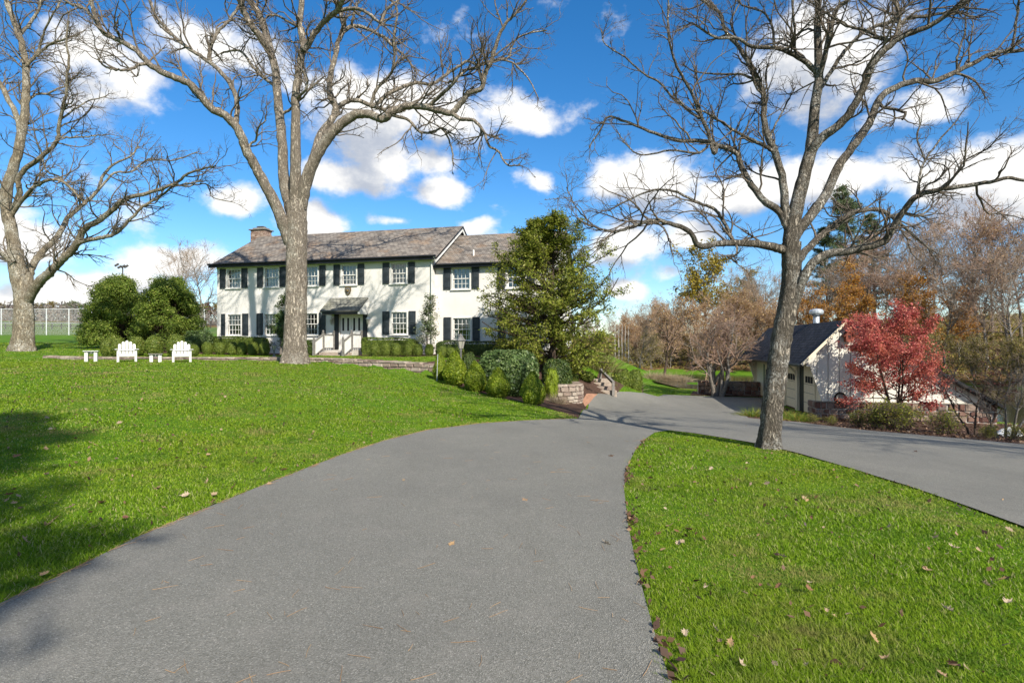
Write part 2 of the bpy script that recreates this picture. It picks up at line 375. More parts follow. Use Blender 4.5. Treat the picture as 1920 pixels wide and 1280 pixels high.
M['bark_walnut'] = barkmat('walnut_bark', (.11, .088, .066), (.50, .425, .34), (.56, .53, .45), .62, .52)
M['bark_dark'] = barkmat('dark_bark', (.038, .032, .025), (.36, .31, .245), (.60, .58, .52), 1.15, .48)
M['bark_left'] = barkmat('lichen_bark', (.13, .105, .07), (.42, .35, .25), (.64, .61, .52), .65, .46)
M['twig'] = barkmat('twig_bark', (.10, .080, .063), (.30, .245, .195), (.42, .385, .28), 3, .52, .01)
M['bark_grey'] = barkmat('grey_bark', (.13, .11, .09), (.36, .32, .27), (.48, .45, .40), 1.2, .5, .02)
M['twig_wood'] = barkmat('wood_twig', (.24, .175, .125), (.47, .36, .27), (.52, .43, .35), 2, .5, .01)
M['twig_pink'] = barkmat('pink_twig', (.28, .18, .13), (.52, .355, .265), (.54, .42, .34), 2, .5, .01)
M['bark_brown'] = barkmat('brown_bark', (.045, .032, .024), (.13, .095, .07), (.22, .2, .16), 2, .6, .01)
M['birch'] = barkmat('birch_bark', (.30, .28, .25), (.58, .56, .52), (.66, .65, .62), 1.5, .5, .01)

M['grass_blade'] = (lambda: None)()
m, t = new_mat('grass_blade'); gp = gpos(t)
c = t.ramp(island(t), [(0, (.078, .150, .008)), (.30, (.142, .258, .013)), (.70, (.212, .328, .020)), (.88, (.29, .37, .06)), (.95, (.42, .42, .20)), (1, (.46, .37, .18))])
big = t.noise(.30, gp, 5, .6); c = t.mix(t.rng(big, .40, .62), c, t.mix(.55, c, (.225, .275, .022, 1)))
c = t.mix(t.math('MULTIPLY', t.rng(t.noise(1.9, gp, 4, .6), .54, .66), .5), c, (.055, .125, .018, 1))
c = t.mix(t.math('MULTIPLY', t.rng(t.noise(.75, gp, 5, .68), .53, .68), .75), c, (.33, .255, .11, 1))
finish(t, c, .75, trans=.38, spec=.04); M['grass_blade'] = m
M['yew'] = leafmat('yew_leaf', [(0, (.040, .070, .010)), (.5, (.095, .145, .020)), (.85, (.155, .21, .032)), (1, (.22, .25, .05))], .25)
M['box'] = leafmat('boxwood_leaf', [(0, (.060, .095, .014)), (.5, (.135, .190, .026)), (.85, (.215, .265, .042)), (1, (.29, .29, .07))], .3)
M['box_dark'] = leafmat('dark_box_leaf', [(0, (.026, .048, .012)), (.5, (.065, .105, .022)), (.9, (.11, .155, .035)), (1, (.17, .16, .05))], .25)
M['cone'] = leafmat('bright_conifer_leaf', [(0, (.10, .16, .010)), (.5, (.21, .29, .018)), (.85, (.30, .36, .030)), (1, (.36, .38, .05))], .35)
M['rhodo'] = leafmat('glossy_leaf', [(0, (.035, .065, .016)), (.5, (.085, .140, .034)), (.85, (.15, .21, .065)), (1, (.23, .28, .11))], .25, .45, spec=.3)
M['cedar'] = leafmat('cedar_leaf', [(0, (.09, .125, .014)), (.45, (.22, .26, .03)), (.8, (.32, .34, .045)), (1, (.42, .39, .10))], .45)
M['bush'] = leafmat('evergreen_bush_leaf', [(0, (.08, .13, .018)), (.5, (.175, .255, .034)), (.85, (.27, .34, .055)), (1, (.38, .39, .09))], .42)
M['holly'] = leafmat('holly_leaf', [(0, (.05, .075, .03)), (.5, (.12, .16, .06)), (.85, (.21, .24, .11)), (1, (.34, .34, .2))], .2, .35, spec=.5)
M['red'] = leafmat('red_leaf', [(0, (.25, .040, .042)), (.4, (.48, .100, .090)), (.75, (.64, .18, .15)), (.92, (.70, .31, .22)), (1, (.54, .25, .09))], .4, patch=(.54, .16, .10))
M['dark_red'] = leafmat('dark_red_leaf', [(0, (.06, .018, .018)), (.6, (.14, .040, .035)), (1, (.23, .09, .06))], .3)
M['orange'] = leafmat('orange_leaf', [(0, (.28, .105, .018)), (.5, (.46, .205, .035)), (1, (.56, .34, .065))], .4)
M['yellow'] = leafmat('yellow_leaf', [(0, (.20, .16, .018)), (.5, (.38, .29, .030)), (1, (.48, .38, .06))], .4)
M['tan'] = leafmat('tan_leaf', [(0, (.27, .155, .055)), (.5, (.48, .305, .135)), (1, (.58, .42, .21))], .4)
M['olive'] = leafmat('olive_leaf', [(0, (.11, .10, .022)), (.5, (.22, .19, .045)), (.9, (.33, .27, .07)), (1, (.40, .25, .09))], .35)
M['far_wood'] = leafmat('far_wood', [(0, (.10, .09, .075)), (.6, (.19, .17, .145)), (1, (.25, .22, .18))], .1)
M['pine'] = leafmat('pine_leaf', [(0, (.07, .105, .045)), (.5, (.15, .20, .085)), (1, (.24, .28, .13))], .4)
M['bed_green'] = leafmat('bed_plant_leaf', [(0, (.12, .15, .022)), (.5, (.25, .27, .035)), (.85, (.38, .36, .06)), (1, (.44, .30, .06))], .4)
M['daylily'] = leafmat('daylily_leaf', [(0, (.10, .17, .02)), (.6, (.20, .27, .04)), (1, (.42, .28, .06))], .35)
M['reed'] = leafmat('reed_leaf', [(0, (.12, .13, .03)), (.5, (.25, .23, .08)), (1, (.42, .34, .17))], .3)
M['straw'] = leafmat('straw_leaf', [(0, (.32, .24, .14)), (.5, (.48, .37, .23)), (1, (.58, .47, .31))], .3)
M['oak_leaf'] = leafmat('dry_leaf', [(0, (.20, .085, .04)), (.4, (.38, .20, .09)), (.8, (.55, .37, .21)), (1, (.62, .46, .30))], .25)
M['litter'] = leafmat('litter_leaf', [(0, (.05, .028, .020)), (.5, (.13, .070, .042)), (.85, (.27, .16, .09)), (1, (.40, .27, .16))], .2)
M['needle'] = leafmat('pine_needle', [(0, (.38, .20, .08)), (1, (.56, .36, .18))], .1)
M['shed_dark'] = plain('distant_hill', (.16, .14, .12), .95, .3, .2)

# ------------------------------------------------------------------ terrain
def P(px, py, d): return np.array(((px - 960) / FPX * d, d, EYE - (py - HY) / FPX * d))
WALL = np.array([(-27.0, 30.2, .06), (-24.0, 29.2, .10), (-14.8, 27.6, .12), (-9.6, 26.6, .17), (-6.9, 25.6, .27), (-3.4, 24.2, .40), (-2.0, 23.4, .30), (-.6, 22.4, 0.0), (4, 21, 0.0)])
def wall_y(x): return np.interp(x, WALL[:, 0], WALL[:, 1])
def step(x, y):
    h = np.interp(x, WALL[:, 0], WALL[:, 2], left=0, right=0)
    s = np.clip((y - wall_y(x) - .06) / .26, 0, 1)
    return h * s * s * (3 - 2 * s)
cp = []
def gpx(px, py, e): d = e * FPX / (py - HY); cp.append(((px - 960) / FPX * d, d, EYE - e))
def gw(x, y, z): cp.append((x, y, z))
for a in [(0, 1137, 1.62), (260, 1010, 1.62), (500, 910, 1.62), (640, 855, 1.64), (800, 808, 1.72), (900, 795, 1.80), (1085, 785, 1.98),
          (1255, 1280, 1.65), (1195, 1060, 1.68), (1170, 920, 1.75), (1215, 814, 1.95), (1300, 814, 1.98), (1442, 838, 1.893), (1600, 880, 1.92), (1920, 988, 1.76),
          (1920, 832, 2.45), (1700, 812, 2.62), (1600, 803, 2.75), (1530, 793, 2.95), (1480, 786, 3.02), (1405, 778, 3.08), (1290, 741, 3.2), (1200, 738, 3.18), (1118, 738, 3.12), (1095, 761, 2.65), (1200, 765, 2.75), (1300, 770, 2.85),
          (815, 703, 1.33), (900, 737, 1.70), (1000, 759, 1.86), (1060, 775, 1.95), (1062, 762, 2.36)]: gpx(*a)
for a in [(0, 0, 0), (-4, -4, .08), (0, -6, 0), (6, -5, -.1), (14, -4, -.6), (12, 5, -.6), (18, 8, -1.2), (-12, 0, .35), (-25, 5, .6), (-12, 12, .55), (-6, 14, .38), (-14, 18, .72), (-25, 18, .85),
          (-17.1, 25, .864), (-9.7, 25, .82), (-6.7, 24.9, .60), (-14, 27.0, .84), (-24, 28.5, .85), (-28.8, 33, 1.27), (-22, 31, 1.02), (-16, 33, 1.0), (-10, 31.5, .98), (-5, 31, .98), (0, 30.5, .85), (4, 31, .70), (-10, 45, 1.4), (4, 44, .8), (-20, 42, 1.4),
          (-2, 27, .80), (1.6, 27, .45), (1.2, 25.3, .05), (2.2, 25.4, .0), (4.6, 28.5, -.55), (5.2, 33.5, -1.0), (6.5, 38, -1.1), (5.6, 27, -1.25),
          (-45, 50, 1.9), (-58, 75, 2.86), (-70, 75, 2.9), (-30, 75, 3.0), (0, 75, 2.0), (-90, 112, 4.7), (-50, 112, 4.9), (0, 120, 2.2), (-110, 60, 2.6), (-60, 25, 1.2),
          (13, 24, -1.55), (17, 30, -1.55), (20, 23, -1.62), (15, 33, -1.55), (10, 30, -1.55), (19.7, 21.5, -1.7), (16, 17.5, -1.35), (11, 37, -1.55), (8, 48, -1.75), (12, 56, -1.85), (14, 36, -1.6), (22, 19, -1.75),
          (25, 30, -2.7), (24, 45, -2.8), (24, 60, -2.7), (34, 36, -2.8), (45, 30, -2.8), (34, 50, -2.7), (28, 24, -2.3), (26, 20, -1.9), (40, 18, -1.9), (60, 30, -2.6), (21.5, 27, -1.9), (20, 40, -1.9), (18, 52, -1.88), (16.5, 58, -1.88), (17, 64, -1.85),
          (22, 72, -1.7), (30, 68, -1.6), (38, 58, -1.6), (45, 47, -1.5), (60, 44, -1.3), (80, 60, 2), (60, 75, 2.5), (35, 90, 1.5), (15, 80, -.8), (12, 66, -.9), (11, 60, .3), (9.5, 58, .75), (6, 60, 1.2), (12, 100, 1.0), (100, 100, 7), (50, 130, 4), (0, 180, 2.5), (-120, 180, 7.5), (90, 20, 0), (60, 5, -1)]: gw(*a)
cp = np.array(cp); CC = 1.6
b_ = cp[:, 2] - step(cp[:, 0], cp[:, 1])
def phi(ax, ay): return np.sqrt((ax[:, None] - cp[None, :, 0]) ** 2 + (ay[:, None] - cp[None, :, 1]) ** 2 + CC * CC)
A_ = phi(cp[:, 0], cp[:, 1]); n_ = len(cp); Q_ = np.c_[np.ones(n_), cp[:, 0] / 100, cp[:, 1] / 100]
big_ = np.block([[A_ - np.eye(n_) * .25, Q_], [Q_.T, np.zeros((3, 3))]])
sol_ = np.linalg.solve(big_, np.r_[b_, 0, 0, 0])
def zf(x, y):
    x = np.atleast_1d(np.asarray(x, float)); y = np.atleast_1d(np.asarray(y, float)); sh = x.shape; x = x.ravel(); y = y.ravel()
    out = np.empty(len(x))
    for i in range(0, len(x), 60000):
        a, b = np.clip(x[i:i + 60000], -170, 150), np.clip(y[i:i + 60000], -40, 220)
        out[i:i + 60000] = phi(a, b) @ sol_[:n_] + sol_[n_] + sol_[n_ + 1] * a / 100 + sol_[n_ + 2] * b / 100 + step(a, b)
    far = np.clip((np.hypot(x, y - 40) - 150) / 250, 0, 1)
    return (out * (1 - far) + (2.0 + 12.5 / (1 + np.exp(np.clip((x + 60) / 25, -30, 30)))) * far).reshape(sh)
def z1(x, y): return float(zf(x, y)[0])
def G(px, py):
    """the ground point under a pixel of the photo"""
    d = np.geomspace(1.5, 300, 2500); x = (px - 960) / FPX * d; zr = EYE - (py - HY) / FPX * d
    k = np.nonzero(zr < zf(x, d))[0]
    i = k[0] if len(k) else len(d) - 1
    return Vector((x[i], d[i], z1(x[i], d[i])))
def G2(px, py): v = G(px, py); return (v.x, v.y)
def inside(poly, x, y):
    r = np.zeros(x.shape, bool); n = len(poly)
    for i in range(n):
        (x0, y0), (x1, y1) = poly[i], poly[(i + 1) % n]
        c = ((y0 > y) != (y1 > y)); xi = (x1 - x0) * (y - y0) / (y1 - y0 + 1e-12) + x0
        r ^= c & (x < xi)
    return r
def smooth_poly(pts, it=2):
    for _ in range(it):
        q_ = []
        for i in range(len(pts)):
            a, b = pts[i], pts[(i + 1) % len(pts)]
            q_ += [(a[0] * .75 + b[0] * .25, a[1] * .75 + b[1] * .25), (a[0] * .25 + b[0] * .75, a[1] * .25 + b[1] * .75)]
        pts = q_
    return pts
def sheet(name, poly, mat, lift, spacing=.5, rough=0.0):
    bm = bmesh.new(); vs = [bm.verts.new((x, y, 0)) for x, y in poly]; bm.faces.new(vs)
    xs = [p_[0] for p_ in poly]; ys = [p_[1] for p_ in poly]
    for ax, lo, hi in ((0, min(xs), max(xs)), (1, min(ys), max(ys))):
        k = math.floor(lo / spacing) + 1
        while k * spacing < hi:
            co = [0, 0, 0]; no = [0, 0, 0]; co[ax] = k * spacing; no[ax] = 1
            bmesh.ops.bisect_plane(bm, geom=bm.verts[:] + bm.edges[:] + bm.faces[:], plane_co=co, plane_no=no); k += 1
    co = np.array([v.co[:] for v in bm.verts]); z = zf(co[:, 0], co[:, 1]) + lift
    for v, zz in zip(bm.verts, z): v.co.z = zz
    bmesh.ops.recalc_face_normals(bm, faces=bm.faces)
    me = bpy.data.meshes.new(name); bm.to_mesh(me); bm.free()
    if me.polygons and me.polygons[0].normal.z < 0: me.flip_normals()
    me.materials.append(mat); me.polygons.foreach_set('use_smooth', [True] * len(me.polygons))
    return struct(link(name, me))

def axis(lo, hi, near_lo, near_hi, s, grow_):
    a = list(np.arange(near_lo, near_hi + s / 2, s)); k = s
    while a[-1] < hi: k *= grow_; a.append(a[-1] + k)
    k = s; b = [near_lo]
    while b[-1] > lo: k *= grow_; b.append(b[-1] - k)
    return np.array(b[:0:-1] + a)
gx = axis(-2500, 2500, -34, 34, .5, 1.09); gy = axis(-300, 3000, -6, 64, .5, 1.09)
X, Y = np.meshgrid(gx, gy); Z = zf(X, Y)
nx, ny = len(gx), len(gy)
idx = np.arange(nx * ny).reshape(ny, nx)
Fg = np.stack([idx[:-1, :-1], idx[:-1, 1:], idx[1:, 1:], idx[1:, :-1]], -1).reshape(-1, 4)
ground = struct(obj('ground', np.stack([X, Y, Z], -1).reshape(-1, 3), Fg, M['lawn'], smooth=True))
WOODS = [(9, 58.5), (12.5, 60), (14.5, 66), (20, 73.5), (29, 69), (37, 60), (41, 47), (60, 43), (200, 40), (400, 400), (-20, 400), (-4, 95), (3, 66)]
wv_ = (inside(WOODS, X.ravel(), Y.ravel()) | ((Y.ravel() > 172) & (X.ravel() < 10))).astype(np.float32)
a = ground.data.attributes.new('wood', 'FLOAT', 'POINT'); a.data.foreach_set('value', wv_)
fv_ = np.clip((Y.ravel() - 66) / 20, 0, 1).astype(np.float32) * (X.ravel() < 4)
a = ground.data.attributes.new('field', 'FLOAT', 'POINT'); a.data.foreach_set('value', fv_.astype(np.float32))

LEFT_EDGE = [G2(*p_) for p_ in [(0, 1137), (130, 1075), (260, 1010), (400, 950), (500, 910), (575, 880), (640, 855), (720, 828), (800, 808), (900, 795), (1000, 789), (1085, 786)]]
ISLAND_L = [G2(*p_) for p_ in [(1255, 1278), (1232, 1210), (1210, 1130), (1192, 1060), (1178, 990), (1170, 920), (1174, 882), (1190, 848), (1208, 826), (1228, 812), (1255, 808), (1300, 813), (1420, 833), (1500, 852), (1600, 881), (1700, 912), (1800, 947), (1918, 990)]]
COURT = [G2(*p_) for p_ in [(1092, 772), (1104, 758), (1122, 738), (1160, 735), (1200, 737), (1245, 740), (1292, 742), (1345, 744), (1436, 746)]]
BED_FRONT = [G2(*p_) for p_ in [(1470, 764), (1440, 772), (1400, 778), (1402, 784), (1440, 788), (1500, 792), (1560, 800), (1640, 809), (1720, 816), (1820, 825), (1918, 834)]]
DRIVE = [(-3.2, -6)] + LEFT_EDGE + COURT + BED_FRONT + [(12.6, 8), (11.6, 0), (11, -6), (4.2, -6), (4.6, 0)] + ISLAND_L[::-1] + [(.62, -6)]
sheet('driveway', DRIVE, M['asphalt'], .022)
BED_A = [G2(*p_) for p_ in [(806, 700), (830, 712), (870, 727), (920, 742), (970, 753), (1020, 764), (1060, 775), (1084, 785), (1090, 772), (1100, 761)]] + [(4.3, 27.2), (4.2, 29.6), (.5, 28.8), (-2.6, 27.8), (-3.9, 25.4)]
sheet('mulch_bed', BED_A, M['mulch'], .014)
BED_B = BED_FRONT + [(14.5, 13), (24, 17.5), (22.5, 24), (20.2, 23.2), (13.2, 24.4), (13.4, 25.2)]
sheet('garden_bed', BED_B, M['mulch'], .014)
BED_H = [(-24.5, 33.2), (-21, 33.6), (-15.5, 33.3), (-10.9, 32.2), (-10.9, 34.5), (-19, 36.6), (-22, 37), (-25, 35)]
sheet('foundation_bed', BED_H, M['mulch'], .014)
BED_W = [(-8.9, 31.5), (-4.6, 30.1), (-3.2, 29.2), (2.5, 29.2), (2.5, 31.5), (-4.8, 33.0), (-8.9, 33.9)]
sheet('hedge_bed', BED_W, M['mulch'], .014)
PAD = [G2(1097, 763), G2(1106, 756), G2(1121, 740), G2(1100, 739), G2(1092, 752)]
BED_C = [G2(*p_) for p_ in [(1294, 741), (1350, 743), (1436, 745), (1436, 738), (1300, 734)]]
sheet('wall_bed', BED_C, M['mulch'], .03)
sheet('shrub_bed', [G2(*p_) for p_ in [(1120, 738), (1160, 735), (1206, 736), (1206, 722), (1150, 712), (1112, 725)]], M['mulch'], .016)
POND = smooth_poly([(27, 19.5), (22.3, 26), (21.2, 40), (18.2, 53), (16.2, 59), (18, 66), (24, 71.5), (31, 67), (38, 58), (43, 46.5), (62, 42), (62, 20), (40, 17)], 2)
struct(obj('pond_water', [(x, y, -2.0) for x, y in [(14, 14), (75, 14), (75, 75), (14, 75)]], [(0, 1, 2, 3)], M['water']))
# ------------------------------------------------------------------ stones
rs = random.Random(5)
def stone_meshes(mat, n=9):
    out = []
    for k in range(n):
        b = MB(); j = lambda a: rs.uniform(-a, a)
        rings = []
        for (y, s) in ((.5, 1.0), (-.22, 1.0), (-.5, .80)):
            rings.append([(sx * .5 * s + j(.055), y + (j(.08) if y == -.5 else 0), sz * .5 * s + j(.075)) for sx, sz in ((-1, -1), (1, -1), (1, 1), (-1, 1))])
        V = [p_ for r_ in rings for p_ in r_]
        F = [(8, 9, 10, 11)] + [(a * 4 + i, a * 4 + (i + 1) % 4, a * 4 + 4 + (i + 1) % 4, a * 4 + 4 + i) for a in (0, 1) for i in range(4)]
        me = bpy.data.meshes.new('stone'); me.from_pydata(V, [], F); me.update()
        bm = bmesh.new(); bm.from_mesh(me); bmesh.ops.recalc_face_normals(bm, faces=bm.faces); bm.to_mesh(me); bm.free()
        me.materials.append(mat); out.append(me)
    return out
ST_RED, ST_TAN, BRK = stone_meshes(M['stone_red']), stone_meshes(M['stone_tan']), stone_meshes(M['brick'], 4)
def lay_stones(parent, path, bottom, top, meshes, rowh=(.14, .26), wid=(.2, .5), depth=.12, name='stone', gap=.025, local=None):
    """path: list of (x,y) of the wall's face, stones lie on its right-hand side; bottom/top functions of arc length"""
    pts = [Vector((a[0], a[1], 0)) for a in path]; seg = [(b - a).length for a, b in zip(pts, pts[1:])]; L = sum(seg)
    def at(s):
        for a, b, l in zip(pts, pts[1:], seg):
            if s <= l or b is pts[-1]: t_ = (b - a).normalized(); return a + t_ * s, t_
            s -= l
    zmin = min(bottom(L * k / 20) for k in range(21)); zmax = max(top(L * k / 20) for k in range(21)); z = zmin; cnt = 0
    while z < zmax - .04:
        h = rs.uniform(*rowh); h = zmax - z if zmax - z - h < rowh[0] * .6 else h
        s = -rs.uniform(0, wid[0])
        while s < L:
            w_ = rs.uniform(*wid); c_ = s + w_ / 2; s0, s1 = max(s, 0), min(s + w_, L); s += w_
            if s1 - s0 < .07: continue
            c_ = (s0 + s1) / 2; tz, bz = top(c_), bottom(c_)
            lo, hi = max(z, bz - .08), min(z + h, tz)
            if hi - lo < .045: continue
            p_, t_ = at(c_)
            o = link(name, rs.choice(meshes), parent, (p_.x, p_.y, (lo + hi) / 2), math.atan2(t_.y, t_.x), (s1 - s0 - gap + .02, depth, hi - lo - gap + .02)); cnt += 1
        z += h
    return cnt
# ------------------------------------------------------------------ house
HU, HN, F0 = Vector((.971, -.238, 0)).normalized(), Vector((.238, .971, 0)).normalized(), Vector((-9.88, 34.0, 0))
HROT = math.atan2(HU.y, HU.x)
def hx(px, y=0.0):
    t_ = (px - 960) / FPX; return (t_ * (F0.y + y * HN.y) - F0.x - y * HN.x) / (HU.x - t_ * HU.y)
def hz(px, py, y=0.0):
    x = hx(px, y); d = F0.y + x * HU.y + y * HN.y; return EYE - (py - HY) / FPX * d
house = thing('house', 'white stucco two-storey house with black shutters and grey slate roof', 'house', (F0.x, F0.y, 0), HROT)
def wall_with_openings(name, x0, x1, z0, z1, y, depth, ops, gable=None, reveal=.16):
    xs = sorted({x0, x1, *[o[0] for o in ops], *[o[1] for o in ops]}); zs = sorted({z0, z1, *[o[2] for o in ops], *[o[3] for o in ops]})
    b = MB()
    for xa, xb in zip(xs, xs[1:]):
        for za, zb in zip(zs, zs[1:]):
            cx, cz = (xa + xb) / 2, (za + zb) / 2
            if any(o[0] < cx < o[1] and o[2] < cz < o[3] for o in ops): continue
            b.add([(xa, y, za), (xb, y, za), (xb, y, zb), (xa, y, zb)], [(0, 1, 2, 3)])
    for (a, c, e, f) in ops:
        r_ = y + reveal
        b.add([(a, y, e), (c, y, e), (c, y, f), (a, y, f), (a, r_, e), (c, r_, e), (c, r_, f), (a, r_, f)], [(0, 4, 5, 1), (1, 5, 6, 2), (2, 6, 7, 3), (3, 7, 4, 0)])
    yb = y + depth
    b.add([(x0, yb, z0), (x1, yb, z0), (x1, yb, z1), (x0, yb, z1)], [(1, 0, 3, 2)])
    for x in (x0, x1):
        b.add([(x, y, z0), (x, yb, z0), (x, yb, z1), (x, (y + yb) / 2, gable), (x, y, z1)], [(0, 1, 2, 3, 4)])
    b.add([(x0, y, z0), (x1, y, z0), (x1, yb, z0), (x0, yb, z0)], [(0, 1, 2, 3)])
    return obj(name, b.v, b.f, M['stucco'], house)
def roof(name, x0, x1, y0, y1, ze, zr, over, mat, thick=.13, parent=house, rake=None):
    """gable roof, ridge along x; uv in metres"""
    ym = (y0 + y1) / 2; pitch = (zr - ze) / (ym - y0)
    ya, yb, zo = y0 - over, y1 + over, ze - over * pitch
    V = [(x0, ya, zo), (x1, ya, zo), (x1, ym, zr), (x0, ym, zr), (x0, yb, zo), (x1, yb, zo)]
    n = len(V); V += [(v[0], v[1], v[2] - thick) for v in V]
    F = [(0, 1, 2, 3), (3, 2, 5, 4), (7, 6, 9, 8), (8, 9, 10, 11), (0, 6, 7, 1), (5, 11, 10, 4), (0, 3, 9, 6), (3, 4, 10, 9), (1, 7, 8, 2), (2, 8, 11, 5)]
    o = obj(name, V, F, mat, parent); o.data.materials.append(M['black_trim'])
    uv = o.data.uv_layers.new(); L = math.hypot(ym - ya, zr - zo)
    for p_ in o.data.polygons:
        if p_.index > 1: p_.material_index = 1
        for li in p_.loop_indices:
            v = V[o.data.loops[li].vertex_index]; uv.data[li].uv = (v[0], L * abs(v[1] - (ya if p_.index == 0 else yb)) / (ym - ya))
    return o
EAVE, RIDGE, DEPTH = 6.78, 9.45, 9.0
XL, XR = hx(407), hx(813)
WE, WR, WD, WY = 6.30, 8.80, 8.3, .25
XW = hx(1032)
up_cols = [hx(438.6), hx(509.4), hx(583), hx(654.6), hx(748)]
lo_cols = [hx(439.5), hx(509.4), hx(582), hx(748.5)]
up_win = [(x, 5.26, 6.44, .95) for x in up_cols]; lo_win = [(x, 2.24, 3.54, .98) for x in lo_cols]
wing_up = [(hx(865, WY), 4.86, 6.06, 1.02), (hx(968, WY), 4.86, 6.06, 1.02)]; wing_lo = [(hx(866, WY), 1.86, 3.16, 1.05), (hx(969, WY), 1.86, 3.16, 1.05)]
DOOR = (-.66, .86, 1.34, 3.47)
wall_with_openings('wall', XL, XR, .4, EAVE, 0, DEPTH, [(x - w_ / 2, x + w_ / 2, a, b) for x, a, b, w_ in up_win + lo_win] + [DOOR], RIDGE - .12)
wall_with_openings('wing_wall', XR + .002, XW, -1.2, WE, WY, WD, [(x - w_ / 2, x + w_ / 2, a, b) for x, a, b, w_ in wing_up + wing_lo], WR - .12)
r1 = roof('roof', XL - .35, XR + .30, 0, DEPTH, EAVE + .1, RIDGE, .38, M['slate'])
r2 = roof('wing_roof', XR + .01, XW + .3, WY, WY + WD, WE + .1, WR, .34, M['slate'])
# fascia, frieze, gutters, rakes
b = MB(); b.box(XL - .02, XR + .02, -.36, -.02, EAVE - .19, EAVE - .02); b.build('fascia', M['black_trim'], house)
b = MB(); b.box(XL, XR, -.05, -.003, EAVE - .30, EAVE - .19); b.build('frieze_board', M['white_trim'], house)
b = MB(); b.bar((XL - .36, -.43, EAVE - .04), (XR + .31, -.43, EAVE - .04), .12, .11); b.build('gutter', M['black_trim'], house, bevel=.03)
b = MB(); b.box(XR + .05, XW + .02, WY - .32, WY - .02, WE - .19, WE - .02); b.build('wing_fascia', M['black_trim'], house)
b = MB(); b.bar((XR + .10, WY - .40, WE - .05), (XW + .3, WY - .40, WE - .05), .12, .11); b.build('wing_gutter', M['black_trim'], house, bevel=.03)
b = MB(); pit = (RIDGE - EAVE - .1) / (DEPTH / 2)
for sgn in (0, 1):
    ya, yb = (-.36, DEPTH / 2) if not sgn else (DEPTH + .36, DEPTH / 2)
    b.bar((XR + .235, ya, EAVE + .1 - .36 * pit - .23), (XR + .235, yb, RIDGE - .23), .05, .2)
b.build('rake_board', M['white_trim'], house)
b = MB(); b.bar((XR - .06, -.10, EAVE - .2), (XR - .06, -.10, 1.0), .08); b.bar((XR + .2, -.40, EAVE - .1), (XR - .06, -.10, EAVE - .4), .08); b.build('downspout', M['white_trim'], house)
b = MB(); b.box(XL - .02, XR + .01, -.04, -.003, 1.0, 1.12); b.build('base_board', M['stucco'], house)
def window(x, za, zb, w_, y, curtain):
    o = bpy.data.objects.new('window', None); COL.objects.link(o); o.parent = house; o.location = (x, y, za); h = zb - za; a = w_ / 2
    b = MB(); f = .07
    b.box(-a - f, -a, -.035, .13, -.02, h + f); b.box(a, a + f, -.035, .13, -.02, h + f); b.box(-a, a, -.033, .13, h, h + f); b.build('frame', M['white_trim'], o)
    b = MB(); b.box(-a - .12, a + .12, -.10, .10, -.085, -.021); b.build('sill', M['white_trim'], o)
    for k, (z0, z1_, yy) in enumerate(((h / 2 - .02, h, .055), (0, h / 2 + .02, .095))):
        b = MB(); r_ = .045
        b.box(-a, -a + r_, yy, yy + .035, z0, z1_); b.box(a - r_, a, yy, yy + .035, z0, z1_); b.box(-a + r_, a - r_, yy, yy + .035, z1_ - r_, z1_); b.box(-a + r_, a - r_, yy, yy + .035, z0, z0 + r_)
        for i in (1, 2, 3): c_ = -a + r_ + (w_ - 2 * r_) * i / 4; b.box(c_ - .012, c_ + .012, yy + .004, yy + .03, z0 + r_, z1_ - r_)
        zc = (z0 + z1_) / 2; b.box(-a + r_, a - r_, yy + .006, yy + .028, zc - .012, zc + .012)
        b.build('sash', M['white_trim'], o)
        b = MB(); b.add([(-a + r_, yy + .018, z0 + r_), (a - r_, yy + .018, z0 + r_), (a - r_, yy + .018, z1_ - r_), (-a + r_, yy + .018, z1_ - r_)], [(0, 1, 2, 3)]); b.build('pane', M['glass'], o)
    for (c0, c1) in curtain:
        V = []; F = []; n = 26
        for i in range(n + 1):
            xx = -a + w_ * (c0 + (c1 - c0) * i / n); yy = .24 + .03 * math.sin(i * 1.35) + .01 * math.sin(i * .7)
            V += [(xx, yy, -.05), (xx, yy, h + .05)]
        F = [(2 * i, 2 * i + 2, 2 * i + 3, 2 * i + 1) for i in range(n)]
        obj('curtain', V, F, M['curtain'], o, True)
    return o
def shutter(x, za, zb, y, sw):
    o = bpy.data.objects.new('shutter', None); COL.objects.link(o); o.parent = house; o.location = (x, y - .045, za); h = zb - za; a = sw / 2; s = .065
    b = MB(); b.box(-a, -a + s, -.02, .02, 0, h); b.box(a - s, a, -.02, .02, 0, h)
    for z0, z1_ in ((0, .08), (h * .42, h * .42 + .08), (h - .08, h)): b.box(-a + s, a - s, -.018, .018, z0, z1_)
    b.build('rail_frame', M['shutter'], o)
    for z0, z1_ in ((.08, h * .42), (h * .42 + .08, h - .08)):
        b = MB(); i_, e_ = .05, .0
        b.add([(-a + s, -.001, z0), (a - s, -.001, z0), (a - s, -.001, z1_), (-a + s, -.001, z1_), (-a + s + i_, -.016, z0 + i_), (a - s - i_, -.016, z0 + i_), (a - s - i_, -.016, z1_ - i_), (-a + s + i_, -.016, z1_ - i_)],
              [(0, 1, 5, 4), (1, 2, 6, 5), (2, 3, 7, 6), (3, 0, 4, 7), (4, 5, 6, 7)]); b.build('panel', M['shutter'], o)
    b = MB(); b.bar((0, -.03, -.06), (.03, -.05, -.01), .03); b.build('holdback', M['iron'], o)
for k, (x, za, zb, w_) in enumerate(up_win):
    window(x, za, zb, w_, 0, [(0, 1)])
    for s in (-1, 1): shutter(x + s * (w_ / 2 + .13 + .215), za - .02, zb + .06, 0, .42)
